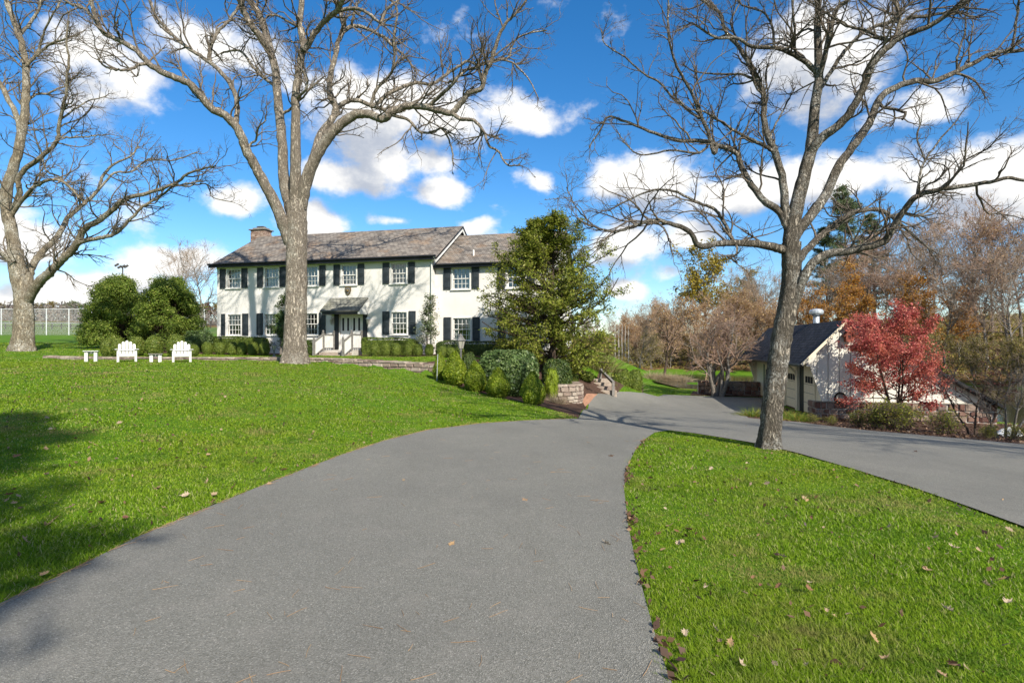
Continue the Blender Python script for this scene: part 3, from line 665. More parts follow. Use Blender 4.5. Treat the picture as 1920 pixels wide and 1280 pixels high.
for k, (x, za, zb, w_) in enumerate(lo_win):
    window(x, za, zb, w_, 0, [(0, .3)] if k != 3 else [(0, .16)])
    for s in (-1, 1):
        if k == 0 and s == -1: shutter(x - (w_ / 2 + .13 + .2), za - .02, zb + .06, 0, .3)
        else: shutter(x + s * (w_ / 2 + .13 + .225), za - .02, zb + .06, 0, .44)
for k, (x, za, zb, w_) in enumerate(wing_up + wing_lo):
    window(x, za, zb, w_, WY, [(0, 1)] if k < 2 else [(0, .25), (.8, 1)])
    for s in (-1, 1): shutter(x + s * (w_ / 2 + .13 + .225), za - .02, zb + .06, WY, .44)
# entrance: canopy, doors, columns, steps, rails, lamps, plaque
CX0, CX1 = -1.28, 1.26
V = [(CX0, -1.15, 3.62), (CX1, -1.15, 3.62), (CX1, .0, 4.47), (CX0, .0, 4.47), (CX0, -1.15, 3.54), (CX1, -1.15, 3.54), (CX1, .0, 4.39), (CX0, .0, 4.39)]
o = obj('canopy', V, [(0, 1, 2, 3), (7, 6, 5, 4), (0, 4, 5, 1), (0, 3, 7, 4), (1, 5, 6, 2)], M['porch_slate'], house)
uv = o.data.uv_layers.new()
for p_ in o.data.polygons:
    for li in p_.loop_indices: v = V[o.data.loops[li].vertex_index]; uv.data[li].uv = (v[0], (v[1] + 1.15) * 1.25)
b = MB(); b.prism([(-1.08, 3.42), (-1.08, 3.58), (-.003, 4.38), (-.003, 3.42)], 'x', CX0 + .04, CX0 + .10); b.prism([(-1.08, 3.42), (-1.08, 3.58), (-.003, 4.38), (-.003, 3.42)], 'x', CX1 - .10, CX1 - .04); b.build('canopy_cheek', M['white_trim'], o)
b = MB(); b.box(CX0 + .10, CX1 - .10, -1.08, -1.0, 3.42, 3.55); b.build('canopy_beam', M['black_trim'], o)
for x in (-.86, 1.06):
    b = MB(); b.box(x - .10, x + .16, -.10, -.003, 1.34, 3.5); b.build('door_surround', M['black_trim'], house)
b = MB(); b.box(DOOR[0] - .1, DOOR[1] + .1, -.06, -.003, DOOR[3], DOOR[3] + .14); b.build('door_head', M['black_trim'], house)
for k in range(2):
    x0 = DOOR[0] + .02 + k * .74; x1 = x0 + .72
    d_ = bpy.data.objects.new('door', None); COL.objects.link(d_); d_.parent = house; d_.location = (0, .08, 0)
    b = MB(); b.box(x0, x1, 0, .045, 1.35, 3.45); b.build('door_leaf', M['white_trim'], d_, bevel=.008)
    for c_ in (.27, .73):
        xx = x0 + .72 * c_
        b = MB(); b.box(xx - .085, xx + .085, -.012, -.001, 2.42, 3.28); b.build('light_frame', M['white_trim'], d_)
        b = MB(); b.box(xx - .06, xx + .06, -.018, -.013, 2.46, 3.24); b.build('door_light', M['dark_inside'], d_)
    b = MB(); b.box(x0 + .14, x1 - .14, -.014, -.001, 1.55, 2.15); b.build('door_panel', M['white_trim'], d_, bevel=.006)
    b = MB(); b.lathe([(.0, -.03), (.03, -.02), (.03, .02), (0, .03)], 8, (x1 - .06 if k == 0 else x0 + .06, -.04, 2.3)); b.build('knob', M['bronze'], d_)
b = MB(); b.box(-1.15, 1.05, -1.30, -.003, .6, 1.30); b.build('landing', M['mortar'], house)
for k in range(3):
    b = MB(); b.box(-1.02, .92, -1.30 - .34 * (k + 1), -1.30 - .34 * k - .003, .55, 1.30 - .13 * (k + 1) - .0); b.build('step', M['stone_tan'], house, bevel=.012)
for sx in (-.98, .88):
    posts = [(-.10, 1.30, 1.02), (-1.26, 1.30, 1.0), (-2.2, .86, 1.02)]
    for y, z0, h in posts:
        b = MB(); b.box(sx - .06, sx + .06, y - .06, y + .06, z0 - .05, z0 + h); b.lathe([(.075, 0), (.085, .03), (.04, .06), (.07, .11), (.05, .16), (0, .18)], 8, (sx, y, z0 + h)); b.build('rail_post', M['weathered'], house)
    for (ya, za, yb, zb) in ((-.10, 1.30, -1.26, 1.30), (-1.26, 1.30, -2.2, .86)):
        b = MB()
        b.bar((sx, ya, za + .92), (sx, yb, zb + .92), .09, .06); b.build('handrail', M['weathered'], house); b = MB(); b.bar((sx, ya, za + .12), (sx, yb, zb + .12), .06, .05); b.build('bottom_rail', M['weathered'], house)
        n = 8
        for i in range(1, n):
            f = i / n; y = ya + (yb - ya) * f; z = za + (zb - za) * f
            b = MB(); b.bar((sx, y, z + .12), (sx, y, z + .9), .045); b.build('baluster', M['white_trim'], house)
for x in (-1.12, 1.32):
    l_ = bpy.data.objects.new('wall_lamp', None); COL.objects.link(l_); l_.parent = house; l_.location = (x, -.16, 2.98)
    b = MB(); b.lathe([(.03, -.16), (.06, -.12), (.10, .14), (.11, .16)], 8); b.build('lamp_glass', M['lamp_glass'], l_)
    b = MB(); b.lathe([(.13, .16), (.08, .24), (.02, .30), (0, .33)], 8); b.bar((0, 0, .1), (0, .15, .1), .03); b.build('lamp_cap', M['white_trim'], l_)
xs_ = hx(653); zs_ = hz(653, 545)
b = MB(); pl = [(-.19, .22), (-.10, .25), (0, .30), (.10, .25), (.19, .22), (.20, 0), (.13, -.18), (0, -.29), (-.13, -.18), (-.20, 0)]
b.prism([(xs_ + x, zs_ + z) for x, z in pl], 'y', -.06, -.003); pq = b.build('shield_plaque', M['bronze'], house)
b = MB(); b.prism([(xs_ + x * .72, zs_ + z * .72) for x, z in pl], 'y', -.075, -.061); b.build('plaque_face', M['iron'], pq)
b = MB(); b.lathe([(0, -.09), (.08, -.06), (.09, .0), (.08, .06), (0, .09)], 8, (xs_, -.08, zs_)); b.build('plaque_boss', M['bronze'], pq)
b = MB(); b.box(hx(688) - .06, hx(688) + .06, -.03, -.003, 2.2, 2.34); b.build('bell_box', M['white_trim'], house)
# chimney with bricks, vents, aerial
ch = bpy.data.objects.new('chimney', None); COL.objects.link(ch); ch.parent = house
cx = hx(490, 4.9); CW, CD, CZ0, CZ1 = 1.22, .8, 8.6, 9.95
ch.location = (cx, 4.9, 0)
b = MB(); b.box(-CW / 2 + .03, CW / 2 - .03, -CD / 2 + .03, CD / 2 - .03, CZ0, CZ1); b.build('chimney_core', M['mortar'], ch)
lay_stones(ch, [(-CW / 2, -CD / 2 + .03), (CW / 2, -CD / 2 + .03)], lambda s: 9.0, lambda s: CZ1, BRK, (.095, .1), (.2, .26), .07, 'brick', .02)
lay_stones(ch, [(CW / 2 - .03, -CD / 2), (CW / 2 - .03, CD / 2)], lambda s: 9.0, lambda s: CZ1, BRK, (.095, .1), (.2, .26), .07, 'brick', .02)
b = MB(); b.box(-CW / 2 - .1, CW / 2 + .1, -CD / 2 - .1, CD / 2 + .1, CZ1, CZ1 + .08); b.box(-CW / 2 + .1, CW / 2 - .1, -CD / 2 + .1, CD / 2 - .1, CZ1 + .08, CZ1 + .2); b.build('chimney_cap', M['weathered'], ch, bevel=.015)
b = MB(); b.box(-.28, .28, -.2, .2, CZ1 + .28, CZ1 + .32); [b.bar((sx * .22, sy * .15, CZ1 + .2), (sx * .22, sy * .15, CZ1 + .3), .03) for sx in (-1, 1) for sy in (-1, 1)]; b.build('chimney_hood', M['iron'], ch)
def on_roof(px, y, z, h, r_):
    b = MB(); b.lathe([(r_, -.3), (r_, h), (r_ * .8, h + .01)], 10, (hx(px, y), y, z)); b.build('vent_pipe', M['white_trim'], house)
on_roof(888, WY + .9, WE + .62, .32, .055)
on_roof(628, 4.9, RIDGE - .25, .45, .05)
ax, ay = hx(1046, 5.5), 5.5; b = MB(); b.bar((ax, ay, 8.2), (ax, ay, 11.2), .04); b.bar((ax - .9, ay, 11.1), (ax + .9, ay, 11.15), .03)
for i in range(7): xx = ax - .8 + i * .27; b.bar((xx, ay - .25 - .03 * i, 11.12), (xx, ay + .25 + .03 * i, 11.12), .018)
b.build('roof_aerial', M['iron'], house)
# ------------------------------------------------------------------ garage
GO = Vector((P(1541, 752, 24.0)[0], 24.0, 0)); GU, GL = Vector((.983, -.186, 0)).normalized(), Vector((.186, .983, 0)).normalized()
GROT = math.atan2(GU.y, GU.x)
garage = thing('garage', 'cream board garage with black shingle roof and red stone base', 'garage', (GO.x, GO.y, 0), GROT)
def gp_(px, py, y=0.0):
    t_ = (px - 960) / FPX; x = (t_ * (GO.y + y * GL.y) - GO.x - y * GL.x) / (GU.x - t_ * GU.y); d = GO.y + x * GU.y + y * GL.y
    return x, EYE - (py - HY) / FPX * d
GF, GLEN = -1.55, 11.9
ea, rid, fin_t, fin_b, low = gp_(1500, 680), gp_(1583, 600), gp_(1519, 687), gp_(1541, 752), gp_(1868, 754)
zst = fin_b[1]; sl_l = (rid[1] - ea[1]) / (rid[0] - ea[0]); sl_r = (rid[1] - low[1]) / (low[0] - rid[0])
def roof_z(x): return ea[1] + (x - ea[0]) * sl_l if x < rid[0] else rid[1] - (x - rid[0]) * sl_r
# gable boards, each one a piece, with dark joints
b = MB(); b.prism([(fin_b[0] + .05, zst), (fin_t[0] + .05, fin_t[1] - .02), (ea[0] + .30, roof_z(ea[0] + .30) - .2), (rid[0], rid[1] - .24), (low[0] - .1, zst + .02)], 'y', .035, .12); b.build('gable_backing', M['batten'], garage)
x = ea[0] + .25; bw = .44
while x < low[0] - .25:
    x1 = min(x + bw - .030, low[0] - .12)
    def bot(xx): return zst if xx >= fin_b[0] else (fin_t[1] + (zst - fin_t[1]) * (xx - fin_t[0]) / (fin_b[0] - fin_t[0]) if xx > fin_t[0] else fin_t[1])
    pts = [(x, bot(x))] + [(k, bot(k)) for k in (fin_t[0], fin_b[0]) if x < k < x1] + [(x1, bot(x1)), (x1, max(roof_z(x1) - .18, bot(x1) + .02))] + ([(rid[0], rid[1] - .18)] if x < rid[0] < x1 else []) + [(x, max(roof_z(x) - .18, bot(x) + .02))]
    b = MB(); b.prism(pts, 'y', 0, .034); b.build('board', M['cream_board'], garage); x += bw
# far fin and closed back/sides
b = MB(); b.prism([(fin_b[0], zst), (fin_t[0], fin_t[1]), (ea[0] + .25, roof_z(ea[0] + .25) - .18), (rid[0], rid[1] - .2), (low[0] - .1, zst)], 'y', GLEN - .1, GLEN); b.build('far_gable', M['cream'], garage)
b = MB(); b.box(.06, .16, .13, GLEN - .11, GF, 1.55)
b.build('front_wall', M['cream'], garage)
def gy(px):   # distance along the front at door plane x=0 seen at px
    t_ = (px - 960) / FPX; return (t_ * GO.y - GO.x) / (GL.x - t_ * GL.y)
def front(name, pa, pb, z0, z1_, xo, th, mat, par=garage, bevel=0):
    ya, yb = sorted((gy(pa), gy(pb))); b = MB(); b.box(xo - th, xo, ya, yb, z0, z1_); return b.build(name, mat, par, bevel=bevel)
ztop = .62
for k, (pa, pb) in enumerate(((1527, 1507), (1494, 1474.5), (1466, 1452), (1445, 1434))):
    dd = bpy.data.objects.new('garage_door', None); COL.objects.link(dd); dd.parent = garage
    front('door_leaf', pa, pb, GF + .06, ztop, .055, .05, M['cream'], dd)
    ya, yb = sorted((gy(pa), gy(pb))); n = 3
    for i in range(n):
        w_ = (yb - ya) * .8 / n; c_ = ya + (yb - ya) * (.14 + .72 * (i + .5) / n) 
        b = MB(); b.box(-.006, .004, c_ - w_ * .36, c_ + w_ * .36, GF + 1.42, GF + 1.72); b.build('door_light', M['dark_inside'], dd)
    b = MB()
    for zz in (GF + .5, GF + .95, GF + 1.35): b.box(.0, .004, ya + .03, yb - .03, zz - .012, zz + .012)
    b.build('panel_groove', M['batten'], dd)
front('opening_shade', 1506.5, 1498, GF, ztop, .058, .03, M['black_trim']); front('opening_shade', 1436, 1430.5, GF, ztop, .058, .03, M['black_trim'])  # flat black panels standing in for the shade of openings between the doors
for pa, pb in ((1498, 1494.3), (1473, 1467), (1451, 1446)): front('post', pa, pb, GF, .75, .05, .14, M['cream'])
for px in (1496, 1470, 1449):
    y_ = gy(px); b = MB(); n = 6; pts = [(-.02 - .55 * (1 - math.cos(a)), -.25 + .85 * math.sin(a)) for a in [math.pi / 2 * i / n for i in range(n + 1)]]
    for p0, p1 in zip(pts, pts[1:]): b.bar((p0[0], y_, p0[1]), (p1[0], y_, p1[1]), .09)
    b.build('eave_bracket', M['cream'], garage)
b = MB(); b.box(.03, .3, .05, GLEN, GF - .3, GF + .06); b.build('sill_course', M['stone_red'], garage)
# stone base
sb = bpy.data.objects.new('stone_base', None); COL.objects.link(sb); sb.parent = garage
xs0 = gp_(1527.5, 752)[0]
b = MB(); b.box(xs0 + .05, low[0] + .02, .02, .4, GF - .6, zst - .03); b.box(low[0] - .3, low[0] + .02, .4, GLEN, GF - 1, zst - .03); b.box(xs0 + .05, .25, .4, .95, GF - .4, zst - .05); b.build('mortar_core', M['mortar'], sb)
lay_stones(sb, [(xs0, .02), (low[0] + .05, .02)], lambda s: GF - .45, lambda s: zst - .02, ST_RED, (.14, .27), (.2, .52), .12, 'stone', .06)
lay_stones(sb, [(xs0 + .05, .92), (xs0 + .05, .02)], lambda s: GF - .3, lambda s: zst - .02, ST_RED, (.14, .27), (.18, .4), .12, 'stone', .06)
b = MB(); b.box(xs0 - .02, low[0] + .03, -.05, .04, zst - .03, zst + .012); b.build('drip_board', M['batten'], sb)
# roof of two unequal slopes
y0, y1 = -.32, GLEN + .3
re, rl = (ea[0] - .03, ea[1] - .03 * sl_l), (low[0] + .12, zst - .05)
V = [(re[0], y0, re[1]), (rid[0], y0, rid[1]), (rl[0], y0, rl[1]), (re[0], y1, re[1]), (rid[0], y1, rid[1]), (rl[0], y1, rl[1])]; V += [(v[0], v[1], v[2] - .14) for v in V]
F = [(0, 3, 4, 1), (1, 4, 5, 2), (6, 7, 10, 9), (7, 8, 11, 10), (0, 1, 7, 6), (1, 2, 8, 7), (3, 9, 10, 4), (4, 10, 11, 5), (0, 6, 9, 3), (2, 5, 11, 8)]
o = obj('roof', V, F, M['garage_shingle'], garage); o.data.materials.append(M['black_trim']); uv = o.data.uv_layers.new()
for p_ in o.data.polygons:
    if p_.index > 1: p_.material_index = 1
    for li in p_.loop_indices:
        v = V[o.data.loops[li].vertex_index]; uv.data[li].uv = (v[1], abs(v[0] - rid[0]) * (1.42 if p_.index == 0 else 1.13))
b = MB(); b.bar((re[0], y0 - .02, re[1] - .05), (rid[0], y0 - .02, rid[1] - .05), .035, .11); b.build('rake_board', M['cream'], o); b = MB(); b.bar((rid[0] + .02, y0 - .02, rid[1] - .06), (rl[0], y0 - .02, rl[1] - .05), .035, .11); b.build('rake_board', M['black_trim'], o)
b = MB(); b.bar((re[0] - .04, y0 - .03, re[1] - .07), (re[0] - .04, y1, re[1] - .07), .09, .1); b.build('gutter', M['black_trim'], o, bevel=.02)
yv = 4.2; xv = rid[0] + .25
vp = bpy.data.objects.new('roof_vent', None); COL.objects.link(vp); vp.parent = garage
b = MB(); b.lathe([(.145, -.4), (.145, .55)], 14, (xv, yv, rid[1] - .1)); b.build('vent_stack', M['galv'], vp, True)
b = MB(); b.lathe([(.16, .50), (.30, .56), (.33, .62), (.33, .72), (.27, .80), (.10, .84)], 16, (xv, yv, rid[1] - .1)); b.build('vent_cap', M['galv'], vp)
b = MB(); b.lathe([(.05, -.14), (.085, -.1), (.10, .1), (.03, .18), (0, .2)], 6, (-.10, gy(1415), .0)); b.build('wall_lantern', M['iron'], garage)
# birdhouse, wreath hang on the gable
bx, bz = gp_(1588, 631)
bh = thing('birdhouse', 'small red gabled birdhouse hung high on the garage wall', 'birdhouse', GO + GU * bx + Vector((0, 0, bz)), GROT)
b = MB(); b.prism([(-.13, -.22), (.13, -.22), (.13, .08), (0, .24), (-.13, .08)], 'y', -.28, -.02); b.build('box', M['red_wood'], bh)
b = MB(); b.bar((-.22, -.17, .0), (.02, -.17, .30), .34, .03, (0, 0, 1)); b.bar((.22, -.17, .0), (-.02, -.17, .30), .34, .03, (0, 0, 1)); b.build('roof', M['red_wood'], bh)
b = MB(); b.box(-.05, .05, -.29, -.281, -.06, .05); b.build('entrance_hole', M['dark_inside'], bh)
wx, wz = gp_(1574, 745)
so = Soup(); rg = np.random.default_rng(3); a = np.linspace(0, 2 * np.pi, 200)
for k in range(7):
    ph = rg.uniform(0, 6.3); rr = .20 + .035 * np.cos(5 * a + ph); so.tubes(np.stack([rr * np.cos(a), -.06 + .035 * np.sin(7 * a + ph), rr * np.sin(a)], -1)[None], np.full((1, 200), .016), 4)
wr = so.build('wreath', M['wreath'], None, loc=GO + GU * wx + Vector((0, -.02, wz))); wr.rotation_euler = (0, 0, GROT)
tag(wr, 'dark round vine wreath hung low on the cream garage gable', 'wreath')
# ------------------------------------------------------------------ garden walls
def wall_thing(label, path, thick, top, bottom, meshes, cap, rowh, wid, group=None, name='stone_wall'):
    wt = thing(name, label, 'wall', (0, 0, 0)); pts = [Vector((a[0], a[1], 0)) for a in path]
    nrm = []
    for i in range(len(pts)):
        t_ = (pts[min(i + 1, len(pts) - 1)] - pts[max(i - 1, 0)]).normalized(); nrm.append(Vector((-t_.y, t_.x, 0)))
    acc_ = [0]
    for a, c_ in zip(pts, pts[1:]): acc_.append(acc_[-1] + (c_ - a).length)
    V = []; F = []
    for p_, n_v, s in zip(pts, nrm, acc_):
        for k, zz in ((.03, bottom(s) - .4), (.03, top(s) - .03), (thick, top(s) - .03), (thick, bottom(s) - .4)): q_ = p_ + n_v * k; V.append((q_.x, q_.y, zz))
    for i in range(len(pts) - 1):
        for k in range(4): F.append((i * 4 + k, i * 4 + (k + 1) % 4, i * 4 + 4 + (k + 1) % 4, i * 4 + 4 + k))
    F += [(3, 2, 1, 0), tuple(len(V) - 4 + k for k in range(4))]
    obj('mortar_core', V, F, M['mortar'], wt)
    lay_stones(wt, path, bottom, top, meshes, rowh, wid, .13, 'stone', .045)
    if cap:
        s = 0; L = acc_[-1]
        while s < L - .1:
            w_ = min(rs.uniform(*cap), L - s); c_ = s + w_ / 2
            k = max(i for i, v in enumerate(acc_) if v <= c_); k = min(k, len(pts) - 2); t_ = (pts[k + 1] - pts[k]).normalized(); q_ = pts[k] + t_ * (c_ - acc_[k]) + Vector((-t_.y, t_.x, 0)) * (thick / 2)
            o = link('cap_stone', rs.choice(meshes), wt, (q_.x, q_.y, top(c_) + .0), math.atan2(t_.y, t_.x), (w_ - .01, thick + .1, .075)); s += w_
    return wt
def z_of(path, dz, dy=0.0):
    pts = [Vector((a[0], a[1], 0)) for a in path]; acc_ = [0]
    for a, c_ in zip(pts, pts[1:]): acc_.append(acc_[-1] + (c_ - a).length)
    zz = [z1(p_.x, p_.y + dy) + dz for p_ in pts]
    return lambda s: float(np.interp(s, acc_, zz))
xs_w = np.linspace(-24.6, -3.0, 24); LW = [(x, float(wall_y(x))) for x in xs_w]
wall_thing('long low curving stone wall edging the upper lawn behind the chairs', LW, .34, z_of(LW, .0, .6), z_of(LW, -.05, -.1), ST_TAN, (.4, .8), (.10, .18), (.25, .6), name='garden_wall')
c0 = Vector(P(1078, 755, 24.2)[:2]).to_3d(); RW = []
for k in range(13):
    a = R(205 + 13.5 * k); RW.append((1.9 + 1.15 * math.cos(a), 24.5 + 1.4 * math.sin(a)))
RW = [(-.1, 23.1)] + RW[4:] + [(3.05, 26.4)]
ztp = EYE - (719 - HY) / FPX * 23.6
wall_thing('curved tan stone retaining wall below the clipped shrubs by the driveway', RW, .4, lambda s: ztp - .02 * s, z_of(RW, -.1, -.1), ST_TAN, (.35, .6), (.12, .22), (.18, .42), name='retaining_wall')
BW = [tuple(P(1309, 716, 35.6)[:2]), tuple(P(1360, 716, 35.2)[:2]), tuple(P(1428, 716, 34.6)[:2])]
zb_ = EYE - (716 - HY) / FPX * 35.2
wall_thing('dark red stone wall behind the multi-stemmed tree beside the garage', BW, .4, lambda s: zb_, z_of(BW, -.1), ST_RED, (.4, .7), (.14, .26), (.22, .5), name='court_wall')
sheet('brick_pad', PAD, M['brick_pad'], .030)
# stone steps with timber edging by the shrubs
stp = thing('garden_steps', 'stone garden steps between clipped shrubs beyond the driveway', 'steps', G(1128, 734))
for k in range(4):
    b = MB(); b.box(-.75, .75, .45 * k, .45 * k + .6, -.3 + .16 * k, .02 + .16 * (k + .2)); b.build('step', M['stone_tan'], stp, bevel=.02)
b = MB(); b.bar((.55, -.1, .45), (.2, 1.6, 1.0), .12); b.bar((.55, -.1, -.2), (.55, -.1, .5), .12); b.bar((.2, 1.6, .2), (.2, 1.6, 1.0), .12); b.build('timber_rail', M['weathered'], stp)
# ------------------------------------------------------------------ big bare trees, limbs traced then grown
ORD = ['first', 'second', 'third', 'fourth', 'fifth', 'sixth', 'seventh']
def catmull(pts, n):
    pts = np.array(pts, float); p_ = np.vstack([2 * pts[0] - pts[1], pts, 2 * pts[-1] - pts[-2]])
    seg = len(pts) - 1; out = []
    for i in range(seg):
        a, b, c, d = p_[i:i + 4]; t_ = np.linspace(0, 1, n, endpoint=False)[:, None]
        out.append(.5 * (2 * b + (c - a) * t_ + (2 * a - 5 * b + 4 * c - d) * t_ ** 2 + (3 * b - a - 3 * c + d) * t_ ** 3))
    return np.vstack(out + [pts[-1:]])
def big_tree(name, label, d, limbs, bark, tw, seed, lens, kk, loc_px, flare=1.0, sides=12, slim=(.95, .84)):
    """limbs: (points in px, start radius px, end radius px, depth change in m over the limb)"""
    rg = np.random.default_rng(seed); base = P(loc_px[0], loc_px[1], d)
    root = thing(name, label, 'tree', tuple(base)); B = np.array(base)
    wood = Soup(); twig = Soup(); sk_px = []; sk_d = []; S = []; T = []; Rr = []
    for li, (pts, r0, r1, dd) in enumerate(limbs):
        r0, r1 = (r0 * slim[0], r1 * slim[0]) if li == 0 else (r0 * slim[1], r1 * slim[1])
        q_ = catmull(pts, 5)
        if li and sk_px:
            A = np.vstack(sk_px); D_ = np.concatenate(sk_d); d0 = D_[np.argmin(((A - q_[0]) ** 2).sum(1))]
        else: d0 = d
        s = np.r_[0, np.cumsum(np.linalg.norm(np.diff(q_, axis=0), axis=1))]; s /= s[-1]
        dep = d0 + dd * s + (0 if li == 0 else .012 * d * (np.sin(s * 7 + li) - np.sin(li)) * .5)
        Pw = np.stack([(q_[:, 0] - 960) / FPX * dep, dep, EYE - (q_[:, 1] - HY) / FPX * dep], -1)
        if li: Pw[1:] += rg.normal(size=Pw[1:].shape) * .012 * d / 25
        rad = (r0 + (r1 - r0) * s ** .8) * dep / FPX
        sk_px.append(q_); sk_d.append(dep)
        if li == 0:
            rad = rad * (1 + flare * .34 * np.exp(-s * len(s) / 2.4))
            ang = np.arange(sides) * 2 * np.pi / sides
            lob = 1 + (.16 * flare * np.exp(-s * len(s) / 3.5))[:, None] * np.cos(ang * 5 + 1)[None] + .035 * rg.normal(size=(len(s), sides))
            Pw = np.vstack([Pw[:1] - [0, 0, .35], Pw]); rad = np.r_[rad[0] * 1.15, rad]; lob = np.vstack([lob[:1], lob])
            wood.tubes((Pw - B)[None], rad[None], sides, lobes=lob[None])
        else:
            sd = 10 if r0 > 5 else 7
            wood.tubes((Pw - B)[None], rad[None], sd, .035, rg)
            seg = np.linalg.norm(np.diff(Pw, axis=0), axis=1); L = seg.sum(); n = int(L * kk[0]) + 2
            t_ = rg.uniform(.12, .99, n); t_ = np.r_[t_, [.995, .995]]; i = np.clip((t_ * (len(Pw) - 1)).astype(int), 0, len(Pw) - 2)
            ok = rad[i] < 7.5 * d / FPX; i = i[ok]; t_ = t_[ok]
            tg = unit(Pw[i + 1] - Pw[i]); pr = rg.normal(size=tg.shape) + [0, 0, .45]; pr = unit(pr - (pr * tg).sum(1, keepdims=True) * tg)
            a = rg.uniform(.4, 1.2, len(i))[:, None]; a[-2:] *= .5
            S.append(Pw[i]); T.append(np.cos(a) * tg + np.sin(a) * pr); Rr.append(np.minimum(rad[i] * .6, lens[0] * .018))
    S = np.vstack(S); T = np.vstack(T); Rr = np.concatenate(Rr)
    ln = lens[0] * rg.uniform(.35, 1.0, len(S)) * np.clip(Rr / (lens[0] * .012), .55, 1.15)
    p1, q1 = grow(S, T, ln, Rr, 8, rg, .24, .05, .35); twig.tubes(p1 - B, q1, 5)
    a = spawn(p1, q1, kk[1], rg, (.45, 1.15), .12, (.30, .62), .62); p2, q2 = grow(*a, 6, rg, .20, .05, .4); twig.tubes(p2 - B, q2, 4)
    a = spawn(p2, q2, kk[2], rg, (.4, 1.1), .15, (.35, .7), .7); p3, q3 = grow(*a, 4, rg, .16, .06, .45); q3 = np.maximum(q3, lens[1]); twig.tubes(p3 - B, q3, 3)
    wood.build('trunk', bark, root, True); twig.build('crown', tw, root, True)
    return root
T1 = [
 ([(552, 683), (553, 660), (553, 640), (554, 600), (555, 560), (556, 500), (557, 440), (556, 405), (555, 380)], 21.5, 19, 0),
 ([(545, 455), (535, 431), (519, 388), (497, 345), (477, 309), (463, 284), (454, 259), (441, 237), (422, 216), (394, 202), (360, 161), (322, 144), (285, 124), (255, 94), (221, 75), (195, 62), (180, 34), (172, 0), (165, -50)], 14, 3.5, -4),
 ([(551, 410), (544, 388), (533, 341), (529, 270), (524, 216), (519, 162), (517, 133), (508, 101), (497, 54), (483, 22), (468, 0), (440, -60)], 13, 6, 1.5),
 ([(556, 400), (554, 377), (554, 323), (554, 252), (554, 187), (558, 151), (565, 108), (569, 83), (562, 47), (565, 11), (572, -60)], 14, 5, -1),
 ([(563, 390), (572, 345), (590, 298), (612, 262), (630, 241), (652, 223), (673, 214), (698, 216), (718, 223), (738, 208), (767, 199), (799, 201), (824, 207), (846, 212), (860, 198), (878, 176), (903, 165), (910, 137), (921, 115), (932, 79), (946, 47), (964, 29), (982, 7), (1000, -25)], 15, 2, -3.5),
 ([(566, 370), (583, 313), (601, 252), (623, 223), (630, 201), (619, 180), (619, 144), (630, 101), (637, 72), (659, 50), (687, 54), (716, 68), (741, 90), (763, 111), (781, 137)], 11, 2, 2.5),
 ([(195, 62), (165, 22), (146, 13), (120, 0), (90, -30)], 4, 2, 1),
 ([(285, 124), (277, 120), (259, 122), (244, 131), (221, 131), (199, 126), (184, 112)], 4, 2, -1.2),
 ([(441, 237), (444, 221), (444, 187), (427, 150), (397, 120), (369, 101), (337, 79), (311, 52), (292, 30), (281, 0), (270, -30)], 6, 2.5, 1.5),
 ([(397, 120), (392, 110), (394, 90), (409, 60), (427, 41), (446, 15), (454, 0), (460, -30)], 4, 2.5, .8),
 ([(508, 101), (490, 72), (468, 43), (454, 14), (447, -10), (440, -50)], 8, 6, -2),
 ([(569, 83), (572, 93), (587, 68), (608, 40), (630, 22), (641, 4), (648, -30)], 7, 5, -2),
 ([(620, 30), (630, 23), (659, 16), (687, 23), (709, 41), (718, 47)], 5, 3, -1),
 ([(714, 42), (716, 38), (723, 22), (738, 7), (752, -4), (770, -30)], 3.5, 2, .6),
 ([(562, 47), (554, 47), (533, 36), (518, 29), (500, 30)], 3.5, 2, -1),
 ([(846, 212), (864, 223), (889, 226), (907, 248), (917, 273), (935, 284), (950, 309), (975, 309)], 5, 1.6, -1.2),
 ([(728, 214), (734, 216), (763, 223), (788, 248), (813, 248), (831, 241), (846, 277), (850, 310)], 4, 1.6, .9),
 ([(623, 223), (630, 205), (652, 190), (673, 189), (695, 198), (723, 207)], 6, 4, 1),
 ([(698, 200), (705, 196), (723, 180), (752, 165), (781, 155), (810, 158), (831, 144), (864, 122), (878, 115), (896, 122), (917, 115), (953, 108), (961, 83), (982, 65), (1025, 57)], 5, 1.6, 2),
 ([(695, 201), (705, 169), (731, 140), (740, 111), (738, 72), (745, 22), (734, 0), (730, -30)], 4, 2, -1.5),
 ([(799, 201), (810, 194), (842, 165), (871, 133), (896, 126)], 5, 3, -1),
 ([(637, 72), (644, 47), (637, 22), (630, 0), (625, -40)], 5, 3, 1),
 ([(659, 50), (664, 22), (673, 0), (680, -30)], 3, 2, -.6),
 ([(917, 115), (935, 112), (960, 118), (985, 140), (1000, 165), (1010, 185)], 2.5, 1.2, -.8),
 ([(463, 284), (470, 270), (480, 262), (485, 240), (500, 225)], 3, 1.5, -1), ([(524, 216), (545, 205), (565, 185), (580, 170), (598, 150)], 3.5, 1.5, -1.5),
 ([(519, 162), (500, 150), (478, 130), (455, 100), (440, 95), (415, 100)], 4, 2, 1.5), ([(554, 187), (575, 165), (572, 140), (560, 125)], 3.5, 2, -1)]
big_tree('walnut_tree', 'massive bare walnut tree with spreading limbs in front of the house', 25.0, T1, M['bark_walnut'], M['twig'], 11, (2.3, .0042), (1.8, 5, 4), (552, 683), 1.0, 18)
